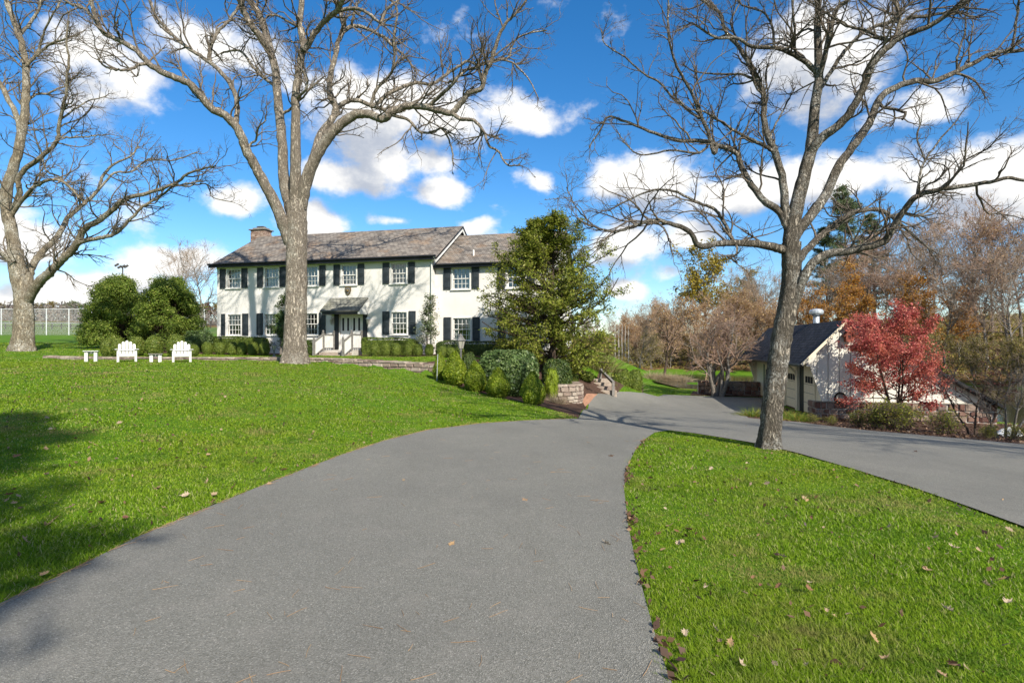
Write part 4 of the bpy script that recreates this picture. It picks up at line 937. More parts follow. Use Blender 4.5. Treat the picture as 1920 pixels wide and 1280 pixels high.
T0 = [
 ([(43, 658), (43, 645), (44, 630), (45, 590), (44, 560), (42, 545), (34, 512), (28, 469)], 20, 15, 0),
 ([(30, 480), (28, 469), (19, 424), (11, 375), (22, 322), (37, 270), (47, 210), (49, 165), (47, 112), (36, 67), (22, 30), (11, 0), (0, -40)], 14, 5, 1),
 ([(50, 565), (66, 540), (77, 524), (92, 513), (105, 497), (124, 480), (146, 454), (157, 431), (187, 412), (214, 390), (240, 371), (285, 360), (326, 345), (360, 322), (405, 311)], 12, 1.8, -4),
 ([(135, 468), (146, 456), (187, 446), (214, 439), (240, 416), (270, 386), (300, 369), (330, 349), (380, 340)], 6, 1.5, -2),
 ([(50, 540), (55, 524), (59, 502), (75, 476), (109, 442), (127, 409), (157, 382), (184, 356), (191, 334), (210, 311), (247, 291), (259, 274)], 9, 1.6, 3),
 ([(161, 379), (127, 349), (109, 330), (86, 319), (80, 290)], 3.5, 1.6, 1),
 ([(25, 395), (37, 360), (34, 337), (49, 315), (75, 296), (97, 277), (109, 259), (112, 225), (124, 180), (127, 142), (129, 105), (124, 75), (130, 40)], 7, 1.8, -3),
 ([(20, 405), (41, 375), (67, 349), (97, 337), (125, 345), (150, 372)], 6, 2, -1.5),
 ([(38, 260), (34, 225), (15, 187), (0, 157), (-30, 120), (-80, 80)], 7, 4, 1), ([(12, 390), (-10, 350), (-50, 320), (-110, 300)], 7, 3, 2), ([(30, 500), (10, 480), (-20, 465), (-70, 455), (-130, 420)], 8, 3, -2),
 ([(47, 130), (52, 120), (71, 101), (94, 84), (127, 71), (150, 64)], 4.5, 1.5, -1), ([(45, 195), (67, 178), (90, 176), (112, 165), (135, 160)], 3.5, 1.4, 1.5),
 ([(71, 101), (81, 64), (97, 30), (112, 7), (120, -20)], 3, 1.5, -1), ([(112, 225), (140, 205), (165, 190), (200, 180)], 2.5, 1.2, 1), ([(109, 259), (135, 258), (165, 256), (198, 253)], 2.5, 1.2, -1), ([(184, 356), (215, 325), (245, 322), (280, 300), (330, 300), (370, 285)], 3, 1.2, 1.5),
 ([(326, 345), (350, 350), (385, 345), (400, 370), (440, 380)], 2.2, 1.0, -1), ([(36, 67), (60, 40), (75, 10), (80, -30)], 4, 2, 1)]
big_tree('lichened_tree', 'tall pale lichened bare tree at the far left of the lawn', 33.0, T0, M['bark_left'], M['twig'], 12, (2.7, .0055), (1.6, 5, 4), (43, 658), .9, 16, (.86, .78))
T2 = [
 ([(1442, 840), (1443, 822), (1446, 790), (1450, 747), (1455, 710), (1460, 672), (1467, 625), (1474, 590), (1480, 560), (1484, 520), (1484, 480), (1484, 455)], 22, 19, 0),
 ([(1484, 470), (1483, 457), (1490, 403), (1508, 331), (1521, 269), (1528, 202), (1535, 152), (1535, 116), (1533, 45), (1535, 0), (1538, -60)], 18, 5, .3),
 ([(1535, 155), (1546, 107), (1557, 67), (1566, 22), (1588, 0), (1600, -40)], 6, 4, -.5),
 ([(1518, 290), (1535, 264), (1575, 233), (1602, 197), (1620, 161), (1642, 112), (1674, 81), (1705, 63), (1750, 45), (1795, 13), (1840, -20)], 10.5, 4, -1.6),
 ([(1670, 84), (1684, 60), (1687, 27), (1678, 0), (1672, -40)], 5, 3.5, .4), ([(1690, 45), (1705, 34), (1759, 27), (1800, 15), (1830, -10)], 4, 2, -.4),
 ([(1682, 72), (1656, 74), (1620, 56), (1588, 49), (1553, 27), (1526, 9), (1500, -10)], 4, 2, .6),
 ([(1538, 165), (1544, 157), (1566, 121), (1597, 81), (1624, 58), (1656, 45), (1687, 40)], 5, 3, .8),
 ([(1488, 450), (1499, 430), (1544, 372), (1571, 314), (1597, 278), (1629, 233), (1647, 188), (1674, 166), (1714, 152), (1750, 152), (1795, 134), (1830, 116), (1866, 99), (1920, 94), (1980, 70)], 12, 3, 1.4),
 ([(1795, 134), (1795, 107), (1808, 67), (1812, 27), (1820, -10)], 2.6, 1.6, .3), ([(1890, 96), (1898, 90), (1906, 36), (1911, 0), (1915, -30)], 3, 2, -.3), ([(1647, 192), (1656, 201), (1680, 206), (1698, 212), (1692, 224)], 4, 2.5, -.4),
 ([(1480, 590), (1493, 560), (1501, 535), (1518, 501), (1544, 479), (1591, 471), (1625, 462), (1655, 454), (1677, 424), (1698, 390), (1719, 368), (1758, 356), (1805, 349), (1847, 343), (1890, 334), (1920, 338), (1970, 330)], 12, 2.6, -1.8),
 ([(1496, 490), (1510, 471), (1536, 445), (1561, 424), (1591, 403), (1621, 394), (1651, 394), (1672, 407), (1698, 428), (1728, 454), (1749, 470)], 9, 2, 1.6),
 ([(1672, 407), (1690, 400), (1720, 405), (1745, 390), (1750, 370)], 3, 1.5, .4), ([(1719, 368), (1725, 330), (1735, 300), (1760, 265), (1790, 230), (1810, 200)], 3, 1.2, .5), ([(1758, 356), (1790, 330), (1810, 300), (1850, 280), (1880, 250)], 3, 1.2, -.5), ([(1735, 300), (1720, 260), (1725, 230), (1715, 200)], 2.2, 1, .3),
 ([(1475, 470), (1461, 466), (1432, 459), (1382, 455), (1345, 457), (1311, 461), (1293, 434), (1262, 421), (1226, 412), (1185, 425), (1150, 434), (1114, 425), (1085, 412)], 10, 1.8, -1.2),
 ([(1380, 455), (1374, 452), (1365, 430), (1342, 394), (1311, 381), (1262, 358), (1217, 358), (1167, 381), (1140, 395)], 4.5, 1.5, .7),
 ([(1226, 412), (1248, 432), (1255, 455), (1262, 480)], 2.5, 1.5, -.3), ([(1114, 425), (1090, 400), (1075, 380), (1062, 350)], 1.8, 1, .2), ([(1380, 456), (1382, 475), (1365, 480), (1382, 492)], 3, 2, -.3),
 ([(1478, 430), (1472, 416), (1459, 394), (1432, 376), (1405, 340), (1387, 305), (1382, 287), (1347, 273), (1320, 264), (1275, 264), (1217, 246), (1172, 228), (1141, 219), (1125, 245), (1105, 275)], 9, 1.4, 1.3),
 ([(1345, 274), (1338, 287), (1329, 251), (1311, 211), (1297, 175), (1279, 143), (1266, 116), (1253, 67), (1253, 0), (1250, -20)], 5, 1.6, -.8),
 ([(1310, 222), (1306, 219), (1262, 184), (1239, 157), (1208, 139), (1172, 107), (1136, 85), (1127, 58)], 3.2, 1.2, .6), ([(1330, 268), (1311, 287), (1257, 282), (1203, 291), (1172, 269), (1160, 250)], 3, 1.2, -.5),
 ([(1478, 420), (1472, 399), (1468, 340), (1454, 287), (1441, 260), (1432, 224), (1432, 179), (1418, 148), (1400, 112), (1382, 85), (1360, 58), (1351, 27), (1320, 4), (1300, -20)], 10, 2.6, .6),
 ([(1450, 284), (1441, 278), (1414, 264), (1387, 251), (1351, 228), (1320, 210), (1290, 205), (1270, 185)], 4.5, 1.4, -1), ([(1420, 152), (1391, 139), (1351, 139), (1302, 134), (1280, 120)], 3.2, 1.2, .6), ([(1441, 262), (1445, 255), (1459, 224), (1477, 190), (1490, 165)], 2.6, 1.2, .6),
 ([(1534, 140), (1526, 130), (1490, 103), (1454, 90), (1409, 87), (1382, 72), (1347, 72), (1320, 58), (1297, 45), (1265, 62)], 6.5, 1.6, -.9), ([(1454, 90), (1452, 85), (1447, 45), (1427, 22), (1391, 9), (1375, -15)], 3, 1.6, .5), ([(1488, 102), (1490, 90), (1490, 54), (1485, 0), (1483, -30)], 3, 2, -.4), ([(1382, 78), (1370, 40), (1385, 10), (1390, -20)], 2.5, 1.4, .5), ([(1535, 60), (1515, 55), (1500, 62), (1490, 80)], 3, 1.5, .3)]
big_tree('dark_barked_tree', 'dark-barked bare tree rising from the grass island beside the driveway', 10.3, T2, M['bark_dark'], M['twig'], 13, (1.2, .0019), (3.5, 5, 4), (1442, 838), .7, 20, (.88, .86))

# ------------------------------------------------------------------ generic trees (prototypes made once, copies share their meshes)
def proto_tree(seed, h, spread, bark, tw, leaf=None, nleaf=0, lsize=.12, r0=None, up=.12, k=(16, 7, 6), t0=.3, lean=0.0, minr=.011, stems=1, lr=.5, trunk_k=9):
    rg = np.random.default_rng(seed); wood = Soup(); tw_ = Soup(); S = []; r0 = r0 or h * .017
    st = np.zeros((stems, 3)); st[:, :2] += rg.normal(size=(stems, 2)) * (.12 if stems > 1 else 0)
    dr = np.tile([lean, 0, 1.0], (stems, 1)); dr[:, :2] += rg.normal(size=(stems, 2)) * (.35 if stems > 1 else .03)
    p0, q0 = grow(st, dr, np.full(stems, h * .92), np.full(stems, r0), trunk_k, rg, .07 if stems == 1 else .16, .06, .12); p0[:, 0, 2] -= .4
    q0[:, 0] *= 1.3; wood.tubes(p0, q0, 8)
    a = list(spawn(p0, q0, k[0], rg, (.5, 1.15), t0, (.3, .6), .6)); a[2] = np.clip(a[2], 0, spread); p1, q1 = grow(*a, 7, rg, .18, up, .25); wood.tubes(p1, q1, 5)
    a = spawn(p1, q1, k[1], rg, (.4, 1.0), .2, (.3, .6), .6); p2, q2 = grow(*a, 5, rg, .2, up * .6, .35); q2 = np.maximum(q2, minr); tw_.tubes(p2, q2, 4)
    a = spawn(p2, q2, k[2], rg, (.35, 1.0), .15, (.4, .8), .7); p3, q3 = grow(*a, 4, rg, .2, up * .5, .5); q3 = np.maximum(q3 * .8, minr * .75); tw_.tubes(p3, q3, 3)
    lf = None
    if leaf:
        C = np.concatenate([p3.reshape(-1, 3), p2[:, 2:].reshape(-1, 3)]); C = C[rg.integers(0, len(C), nleaf)] + rg.normal(size=(nleaf, 3)) * lsize * .9
        ls = Soup(); ls.leaves(C, lsize, rg); lf = ls
    def me(soup, nm, mat, sm=True):
        o = soup.build(nm, mat, None, sm); m_ = o.data; bpy.data.objects.remove(o); return m_
    out = [('trunk', me(wood, 'trunk', bark)), ('crown', me(tw_, 'crown', tw))]
    if lf: out.append(('foliage', me(lf, 'foliage', leaf, False)))
    return out
def place(parts, name, label, cat, loc, rz=0, s=1.0, group=None, sz=None):
    o = thing(name, label, cat, loc, rz, group); o.scale = (s, s, sz or s)
    for nm, me in parts: link(nm, me, o)
    return o
rg0 = np.random.default_rng(77)
bare = [proto_tree(100 + i, 14, 5.5, M['bark_grey'], M['twig_wood'], r0=.17, minr=.016, k=(22, 8, 6)) for i in range(3)] + [proto_tree(110 + i, 14, 5.5, M['bark_grey'], M['twig_pink'], M['tan'], 900, .16, r0=.16, minr=.018, k=(24, 8, 6)) for i in range(2)]
orange = [proto_tree(120 + i, 11, 4.5, M['bark_grey'], M['twig_wood'], M['orange'], 6500, .22, r0=.14, minr=.014, k=(22, 7, 5), t0=.18) for i in range(2)]
yellow = [proto_tree(130, 12, 4.5, M['bark_grey'], M['twig_wood'], M['yellow'], 8000, .24, r0=.15, minr=.014, k=(22, 7, 5), t0=.25)]
tan_t = [proto_tree(140 + i, 9, 4.5, M['bark_grey'], M['twig_pink'], M['tan'], 9000, .15, r0=.13, minr=.014, k=(22, 8, 6), t0=.15, stems=2) for i in range(2)]
olive_t = [proto_tree(150 + i, 8, 3.5, M['bark_grey'], M['twig_wood'], M['olive'], 4200, .2, r0=.1, minr=.012, k=(20, 7, 5), t0=.1, stems=2) for i in range(2)]
def gz(px, d): x = (px - 960) / FPX * d; return (x, d, z1(x, d))
def top_scale(px, d, ytop, h):
    x, y, z = gz(px, d); return max(.25, (EYE - (ytop - HY) / FPX * d - z) / h)
rr = random.Random(9)
for (px, d, yt) in [(1655, 72, 448), (1690, 80, 430), (1725, 70, 440), (1752, 84, 425), (1785, 72, 425), (1812, 80, 405), (1835, 66, 412), (1862, 76, 425), (1888, 64, 430), (1915, 72, 425), (1945, 62, 420), (1640, 88, 455), (1610, 78, 470), (1570, 86, 490), (1540, 76, 500), (1700, 62, 505), (1770, 58, 500), (1850, 55, 490), (1905, 52, 480), (1980, 58, 440), (2030, 62, 430), (1500, 84, 520), (1460, 88, 530), (1425, 82, 520)] + [(2080 + 62 * i, 56 + (i * 7) % 19, 430 + (i * 13) % 40) for i in range(14)]:
    k = rr.randrange(5); place(bare[k], 'bare_tree', 'leafless grey tree in the wood across the pond' if k < 3 else 'leafless pinkish brown tree with few leaves in the wood across the pond', 'tree', gz(px, d), rr.uniform(0, 6.3), top_scale(px, d, yt, 14), 'grey bare trees across the pond' if k < 3 else 'pinkish bare trees across the pond')
for (px, d, yt) in [(1190, 92, 575), (1215, 84, 572), (1240, 95, 560), (1265, 88, 565), (1165, 100, 580), (1140, 110, 585), (1110, 105, 590), (1380, 90, 505), (1405, 78, 515), (1095, 120, 588)]:
    k = rr.randrange(3); place(bare[k], 'bare_tree', 'slender leafless tree in the low treeline right of the evergreen', 'tree', gz(px, d), rr.uniform(0, 6.3), top_scale(px, d, yt, 14), 'bare trees in the low treeline')
for (px, d, yt) in [(1540, 66, 560), (1590, 64, 575), (1640, 62, 560), (1700, 60, 545), (1740, 66, 550), (1800, 60, 560), (1850, 66, 540), (1570, 72, 520), (1680, 74, 515)]:
    place(orange[rr.randrange(2)], 'orange_tree', 'small orange-leaved tree under the bare wood across the pond', 'tree', gz(px, d), rr.uniform(0, 6.3), top_scale(px, d, yt, 11), 'orange understorey trees across the pond')
place(yellow[0], 'yellow_tree', 'tall golden yellow tree above the brown treeline beyond the pond', 'tree', gz(1325, 84), .4, top_scale(1325, 84, 478, 12))
place(yellow[0], 'yellow_tree', 'smaller yellow-orange tree between the golden tree and the dark-barked trunk', 'tree', gz(1395, 92), 2.4, top_scale(1395, 92, 520, 12))
for (px, d, yt, s) in [(1205, 74, 600, 0), (1240, 78, 590, 1), (1275, 76, 575, 0), (1300, 74, 560, 1), (1340, 76, 560, 0), (1375, 78, 555, 1), (1410, 74, 565, 0), (1445, 72, 570, 1), (1180, 82, 605, 1), (1480, 74, 560, 0)]:
    place(tan_t[s], 'tan_tree', 'bushy tan and pink-brown tree on the bank beyond the pond', 'tree', gz(px, d), rr.uniform(0, 6.3), top_scale(px, d, yt, 9), 'tan trees on the pond bank')
for (px, d, yt, s) in [(1195, 66, 628, 0), (1222, 72, 625, 1), (1255, 74, 630, 0), (1290, 75, 632, 1), (1325, 72, 635, 0), (1370, 70, 630, 1), (1415, 68, 632, 0), (1500, 68, 620, 0), (1550, 64, 630, 1), (1780, 52, 630, 0), (1830, 50, 640, 1), (1880, 48, 630, 0), (1915, 46, 640, 1), (1745, 56, 620, 1), (1960, 46, 620, 0), (1690, 58, 610, 0)] + [(2020 + 70 * i, 45 + (i * 5) % 9, 610, i % 2) for i in range(10)]:
    place(olive_t[s], 'bank_shrub', 'olive-leaved shrub on the far bank of the pond', 'shrub', gz(px, d), rr.uniform(0, 6.3), top_scale(px, d, yt, 8), 'olive shrubs on the pond bank')
# white pines
def proto_pine(seed, h, w):
    rg = np.random.default_rng(seed); wood = Soup(); lf = Soup()
    p0, q0 = grow(np.zeros((1, 3)), np.array([[0, 0, 1.]]), np.array([h]), np.array([h * .014]), 10, rg, .02, .05, .15); p0[:, 0, 2] -= .4; wood.tubes(p0, q0, 7)
    n = 120; t_ = rg.uniform(.22, .985, n); z = t_ * h; a = rg.uniform(0, 6.3, n); L = w * (1.02 - t_) ** .75 * rg.uniform(.5, 1.15, n) + .3
    st = np.stack([np.interp(z, p0[0, :, 2], p0[0, :, 0]), np.interp(z, p0[0, :, 2], p0[0, :, 1]), z], -1)
    p1, q1 = grow(st, np.stack([np.cos(a), np.sin(a), .12 + .3 * t_], -1), L, L * .014 + .01, 6, rg, .08, .03, .3); wood.tubes(p1, q1, 4)
    sp = spawn(p1, q1, 7, rg, (.4, .9), .25, (.2, .4), .6); p2, q2 = grow(*sp, 4, rg, .12, .08, .4); wood.tubes(p2, q2, 3)
    C = np.concatenate([p2[:, 1:].reshape(-1, 3), p1[:, 3:].reshape(-1, 3)]); C = C[rg.random(len(C)) < .7]; C = np.repeat(C, 10, 0); C = C + rg.normal(size=C.shape) * np.array([.25, .25, .10]); lf.leaves(C, .34, rg, np.array([0, 0, .8]), asp=.22)
    o = wood.build('trunk', M['bark_brown'], None, True); o2 = lf.build('foliage', M['pine']); r_ = [('trunk', o.data), ('foliage', o2.data)]; bpy.data.objects.remove(o); bpy.data.objects.remove(o2); return r_
pine = [proto_pine(1, 20, 4.6), proto_pine(2, 20, 4.2)]
for (px, d, yt, lab, k) in [(1592, 92, 345, 'tallest dark green pine rising behind the dark-barked tree', 0), (1552, 96, 425, 'shorter dark pine left of the tallest pine above the garage', 1), (1640, 104, 400, 'narrow pine just right of the tallest pine behind the wood', 1)]:
    place(pine[k], 'pine_tree', lab, 'tree', gz(px, d), k, top_scale(px, d, yt, 20))
# left background: bare tree by the house, far treeline, hill
place(bare[1], 'bare_tree', 'bare spreading tree between the evergreen bushes and the house corner', 'tree', gz(382, 50), 1.2, top_scale(382, 50, 468, 14))
place(bare[0], 'bare_tree', 'thin bare tree behind the evergreen bushes, left of the house', 'tree', gz(345, 58), 2.2, top_scale(345, 58, 480, 14))
far_t = [proto_tree(160 + i, 10, 4, M['bark_grey'], M['twig_pink'], lf_, 1500, .5, r0=.2, minr=.05, k=(14, 6, 4), t0=.15) for i, lf_ in enumerate((M['olive'], M['dark_red'], M['pine']))]
far_b = proto_tree(170, 9, 4, M['bark_grey'], M['twig_wood'], r0=.22, minr=.045, k=(14, 6, 4), t0=.15)
for i in range(34):
    px = -40 + i * 15.5 + rr.uniform(-5, 5); d = rr.uniform(240, 300)
    k = 1 if i % 6 == 4 else (0 if rr.random() < .45 else 2); lab = ('olive tree', 'dark red tree', 'dark evergreen tree')[k]
    place(far_t[k], 'distant_tree', f'distant {lab} on the hilltop line above the sports fence', 'tree', gz(px, d), rr.uniform(0, 6), top_scale(px, d, 568 + rr.uniform(0, 6), 10), f'distant {lab}s on the hilltop')
for i in range(22):
    px = -20 + i * 19 + rr.uniform(-6, 6); d = rr.uniform(150, 185)
    place(far_b, 'pale_tree', 'pale bare tree at the far edge of the field behind the fence', 'tree', gz(px, d), rr.uniform(0, 6), top_scale(px, d, 582 + rr.uniform(0, 8), 9), 'pale bare trees behind the sports field')
for i in range(26):
    px = 1060 + i * 16 + rr.uniform(-5, 5); d = rr.uniform(130, 160)
    place(far_b, 'pale_tree', 'pale bare tree far behind the pond lawn', 'tree', gz(px, d), rr.uniform(0, 6), top_scale(px, d, 600 + rr.uniform(-12, 8), 9), 'pale bare trees far behind the pond')
# birches on the small rise
for ip, px in enumerate((1153, 1160, 1166, 1172, 1178)):
    x, y, z = gz(px, 63); p_ = MB(); o = thing('birch_trunk', f'{ORD[ip]} from the left of five slim white trunks right of the evergreen', 'tree', (x, y, z), 0, 'slim white trunks on the rise'); s_ = Soup(); q_ = np.array([[[0, 0, -.3], [.03, 0, 1.2], [0, .05, 2.6], [.05, 0, 4.5]]]); s_.tubes(q_, np.array([[.055, .05, .04, .02]]), 7); s_.build('trunk', M['birch'], o, True)
# small trees near the court
ml = proto_tree(181, 5.2, 3.0, M['bark_grey'], M['twig_pink'], M['tan'], 1700, .09, r0=.13, minr=.008, k=(13, 8, 7), t0=.15, stems=5, up=.06)
place(ml, 'ornamental_tree', 'low multi-stemmed ornamental tree in front of the dark red stone wall', 'tree', gz(1345, 34.2), 1.0, 1.0)
lt = proto_tree(182, 8, 4.0, M['bark_brown'], M['twig_pink'], M['tan'], 2200, .12, r0=.16, minr=.012, k=(18, 8, 6), t0=.25, lean=.22)
place(lt, 'leaning_tree', 'leaning brown tree on the grassy edge of the pond', 'tree', gz(1245, 58), 0.3, .92)
place(bare[2], 'bare_tree', 'slim bare tree on the bank left of the leaning pond tree', 'tree', gz(1200, 62), 0.3, .42)
# red dogwood in front of the garage
def dogwood():
    rg = np.random.default_rng(21); wood = Soup(); lf = Soup(); st = rg.normal(size=(4, 3)) * [.1, .1, 0]; dr = np.c_[rg.normal(size=(4, 2)) * .18, np.ones(4)]
    p0, q0 = grow(st, dr, np.full(4, 4.3), np.full(4, .05), 9, rg, .07, .05, .25); p0[:, 0, 2] -= .2; wood.tubes(p0, q0, 6)
    a = list(spawn(p0, q0, 19, rg, (.85, 1.45), .22, (.28, .48), .5)); a[2] = np.clip(a[2], 0, 1.75); p1, q1 = grow(*a, 7, rg, .10, .02, .3); wood.tubes(p1, q1, 4)
    b_ = spawn(p1, q1, 7, rg, (.4, 1.0), .2, (.25, .5), .6); p2, q2 = grow(*b_, 4, rg, .12, .02, .4); q2 = np.maximum(q2, .004); wood.tubes(p2, q2, 3)
    C = np.concatenate([p2[:, 1:].reshape(-1, 3), p1[:, 3:].reshape(-1, 3)]); C = np.repeat(C, 15, 0); C = C + rg.normal(size=C.shape) * [.11, .11, .06]
    lf.leaves(C, .08, rg, np.array([0, 0, .9]), asp=.55); return wood, lf
wd_, lf_ = dogwood(); dgl = gz(1676, 21.0); dg = thing('red_dogwood', 'red-leaved dogwood tree in front of the cream garage gable', 'tree', dgl); wd_.build('trunk', M['bark_brown'], dg, True); lf_.build('crown', M['red'], dg); dg.scale = (.90, .90, 1.0)
dm = proto_tree(184, 2.4, 1.4, M['bark_brown'], M['twig'], M['dark_red'], 900, .055, r0=.04, minr=.003, k=(8, 5, 4), t0=.2, stems=3, up=.05)
place(dm, 'small_maple', 'small dark red maple at the low end of the garage wall', 'tree', gz(1838, 17.6), .6, .95)
dm2 = proto_tree(185, 2.7, 1.8, M['bark_grey'], M['twig_wood'], None, 0, .06, r0=.045, minr=.0035, k=(8, 5, 4), t0=.22, stems=4, up=.02)
place(dm2, 'bare_shrub', 'bare many-stemmed shrub beside the boat at the right edge', 'shrub', gz(1888, 17.2), 1.6, .9)
# ------------------------------------------------------------------ shrubs: leaf shells over an added solid core that blocks see-through
def blob_pts(rg, n, dims, power=2.0, flat=0.0, rough=.08, cone=0.0):
    """points and normals on a superellipsoid standing on z = 0"""
    v = unit(rg.normal(size=(n, 3))); k = (np.abs(v) ** power).sum(1) ** (-1 / power); p_ = v * k[:, None]
    p_ *= 1 + rough * (np.sin(p_ @ np.array([5.1, 3.3, 4.2]) + dims[0] * 9) + np.sin(p_ @ np.array([-3.7, 6.1, 2.9]) + 1.3))[:, None] * .5
    if cone: p_[:, :2] *= (1 - cone * np.clip((p_[:, 2:] + .35) / 1.35, 0, 1))
    nr = unit(v / np.array(dims))
    c = p_ * (1 - np.abs(rg.normal(size=(n, 1))) * .05); return c * (np.array(dims) / 2) + [0, 0, dims[2] / 2], nr
def shrub_parts(seed, dims, mat, n, ls, power=2.2, rough=.1, cone=0.0, jit=.9, asp=.65):
    rg = np.random.default_rng(seed); c, nr = blob_pts(rg, n, dims, power, 0, rough, cone); s_ = Soup(); s_.leaves(c, ls, rg, nr + [0, 0, .25], jit * .75, asp)
    o = s_.build('foliage', mat); f = o.data; bpy.data.objects.remove(o)
    bm = bmesh.new(); bmesh.ops.create_icosphere(bm, subdivisions=3, radius=1); V = np.array([v.co[:] for v in bm.verts])
    k = (np.abs(V) ** power).sum(1) ** (-1 / power); V = V * k[:, None]; V *= 1 + rough * (np.sin(V @ np.array([5.1, 3.3, 4.2]) + dims[0] * 9) + np.sin(V @ np.array([-3.7, 6.1, 2.9]) + 1.3))[:, None] * .5
    if cone: V[:, :2] *= (1 - cone * np.clip((V[:, 2:] + .35) / 1.35, 0, 1))
    V = V * .87 * (np.array(dims) / 2) + [0, 0, dims[2] / 2]
    for v, q_ in zip(bm.verts, V): v.co = q_
    me = bpy.data.meshes.new('solid_core'); bm.to_mesh(me); bm.free(); me.materials.append(mat); return [('foliage', f), ('solid_core', me)]  # core is a solid blob in leaf colour, added against see-through
def at_px(px, ybase, d): p_ = P(px, ybase, d); return (p_[0], p_[1], z1(p_[0], p_[1]) - .02)
def shrub(px, d, wpx, y_top, parts, dims, name, label, cat='shrub', group=None, rz=0):
    x, y, z = gz(px, d); s = wpx * d / FPX / dims[0]; h = EYE - (y_top - HY) / FPX * d - z
    return place(parts, name, label, cat, (x, y, z - .03), rz, s, group, max(.2, h / dims[2]))
ballA = [shrub_parts(30 + i, (.6, .6, .8), M['box'], 2600, .05, 2.6, .09) for i in range(3)]
for i, px in enumerate([389, 413, 436, 455, 474, 496]):
    shrub(px, 33.2 + (474 - px) * .009 - .4, 18, 640, ballA[i % 3], (.6, .6, .8), 'clipped_shrub', f'{ORD[i]} small clipped shrub from the left in the row under the left-hand windows', 'shrub', 'clipped shrubs left of the entrance', i)
for i, px in enumerate([703, 723, 743, 765, 784, 805]):
    shrub(px, 31.3 - i * .12, 16, 641 + i * .6, ballA[(i + 1) % 3], (.6, .6, .8), 'clipped_shrub', f'{ORD[i]} small clipped shrub from the front steps in the right-hand row', 'shrub', 'clipped shrubs right of the entrance', i)
bigball = [shrub_parts(40 + i, (1, 1, 1.1), M['box'], 4200, .06, 2.3, .08) for i in range(2)]
for i, (px, w_, yt, lab) in enumerate([(203, 24, 632, 'leftmost dark round shrub under the evergreen bushes'), (222, 26, 632, 'second round shrub from the left behind the first white chair'), (257, 27, 629, 'round shrub just right of the left white chair'), (289, 30, 628, 'round shrub behind the low table between the chairs'), (329, 30, 625, 'tall round shrub behind the right white chair'), (363, 18, 645, 'smallest round shrub right of the right white chair')]):
    shrub(px, 30.5, w_, yt, bigball[i % 2], (1, 1, 1.1), 'round_shrub', lab, 'shrub', None, i)
def hedge(pa, pb, da, db, yta, ytb, depth, mat, label, ls=.055, dens=1500, seed=50):
    A, B = Vector(gz(pa, da)), Vector(gz(pb, db)); L = (B.xy - A.xy).length; rz = math.atan2(B.y - A.y, B.x - A.x); za = EYE - (yta - HY) / FPX * da; zb = EYE - (ytb - HY) / FPX * db
    zg = min(A.z, B.z); h = (za + zb) / 2 - zg; rg = np.random.default_rng(seed); n = int((L * depth + 2 * L * h + 2 * depth * h) * dens)
    c, nr = blob_pts(rg, n, (L, depth, h), 7, 0, .015); c[:, 2] += .02 * np.sin(c[:, 0] * 3) + c[:, 0] / L * (zb - za)
    o = thing('hedge', label, 'hedge', ((A.x + B.x) / 2, (A.y + B.y) / 2, zg - .02), rz); s_ = Soup(); s_.leaves(c, ls, rg, nr, .9); s_.build('foliage', mat, o)
    b = MB(); b.box(-L / 2 + .07, L / 2 - .07, -depth / 2 + .07, depth / 2 - .07, .0, h - .09 - abs(zb - za) / 2); b.build('solid_core', mat, o, bevel=.05)  # solid leaf-coloured box added to keep the hedge opaque
hedge(352, 500, 36.1, 35.0, 629, 631, .8, M['yew'], 'clipped hedge under the windows left of the big tree trunk', seed=50)
hedge(574, 594, 33.9, 33.7, 636, 637, .7, M['box_dark'], 'short hedge between the big tree trunk and the front steps', seed=51)
hedge(680, 783, 32.7, 32.0, 631, 634, .7, M['yew'], 'straight clipped hedge right of the front steps', seed=52)
hedge(820, 990, 31.0, 29.6, 637, 641, .75, M['box_dark'], 'dark low hedge under the wing windows', seed=53)
lb = shrub_parts(60, (1.6, 1.2, 1.2), M['rhodo'], 3600, .075, 2.2, .16)
shrub(372, 35.2, 55, 618, lb, (1.6, 1.2, 1.2), 'leafy_shrub', 'loose leafy shrub against the left corner of the house')
for i, (px, w_, yt) in enumerate([(830, 16, 648), (846, 18, 650), (862, 16, 648)]):
    shrub(px, 28.0, w_, yt, ballA[i], (.6, .6, .8), 'clipped_shrub', f'{ORD[i]} from the left of three small clipped shrubs behind the lamp post', 'shrub', 'clipped shrubs behind the lamp post', i)
cones = [shrub_parts(70 + i, (1, 1, 1.35), M['cone'], 5200, .055, 2.1, .10, .62) for i in range(3)]
for i, (px, d, w_, yt, lab) in enumerate([(825, 22.6, 29, 659, 'leftmost pointed bright green shrub in the mulch bed'), (853, 21.4, 50, 657, 'second pointed bright green shrub from the left in the mulch bed'), (891, 20.0, 46, 675, 'middle pointed bright green shrub of the mulch bed'), (934, 18.7, 50, 687, 'fourth pointed bright green shrub, before the big rounded shrub'), (999, 17.5, 50, 694, 'rightmost pointed bright green shrub in the mulch bed')]):
    shrub(px, d, w_, yt, cones[i % 3], (1, 1, 1.35), 'conifer_shrub', lab, 'shrub', None, i * 1.7)
gl_ = shrub_parts(76, (1, 1, 1), M['box_dark'], 3600, .06, 2.2, .08)
shrub(880, 23.2, 28, 659, gl_, (1, 1, 1), 'globe_shrub', 'dark globe shrub behind the pointed shrubs by the lamp post')
bigs = shrub_parts(77, (2.2, 1.9, 1.4), M['rhodo'], 13000, .085, 2.7, .07)
shrub(952, 20.9, 116, 654, bigs, (2.2, 1.9, 1.4), 'rounded_shrub', 'large rounded glossy shrub in the centre of the mulch bed')
bxs = shrub_parts(78, (1.2, 1.1, 1.1), M['box_dark'], 7000, .06, 3.2, .05)
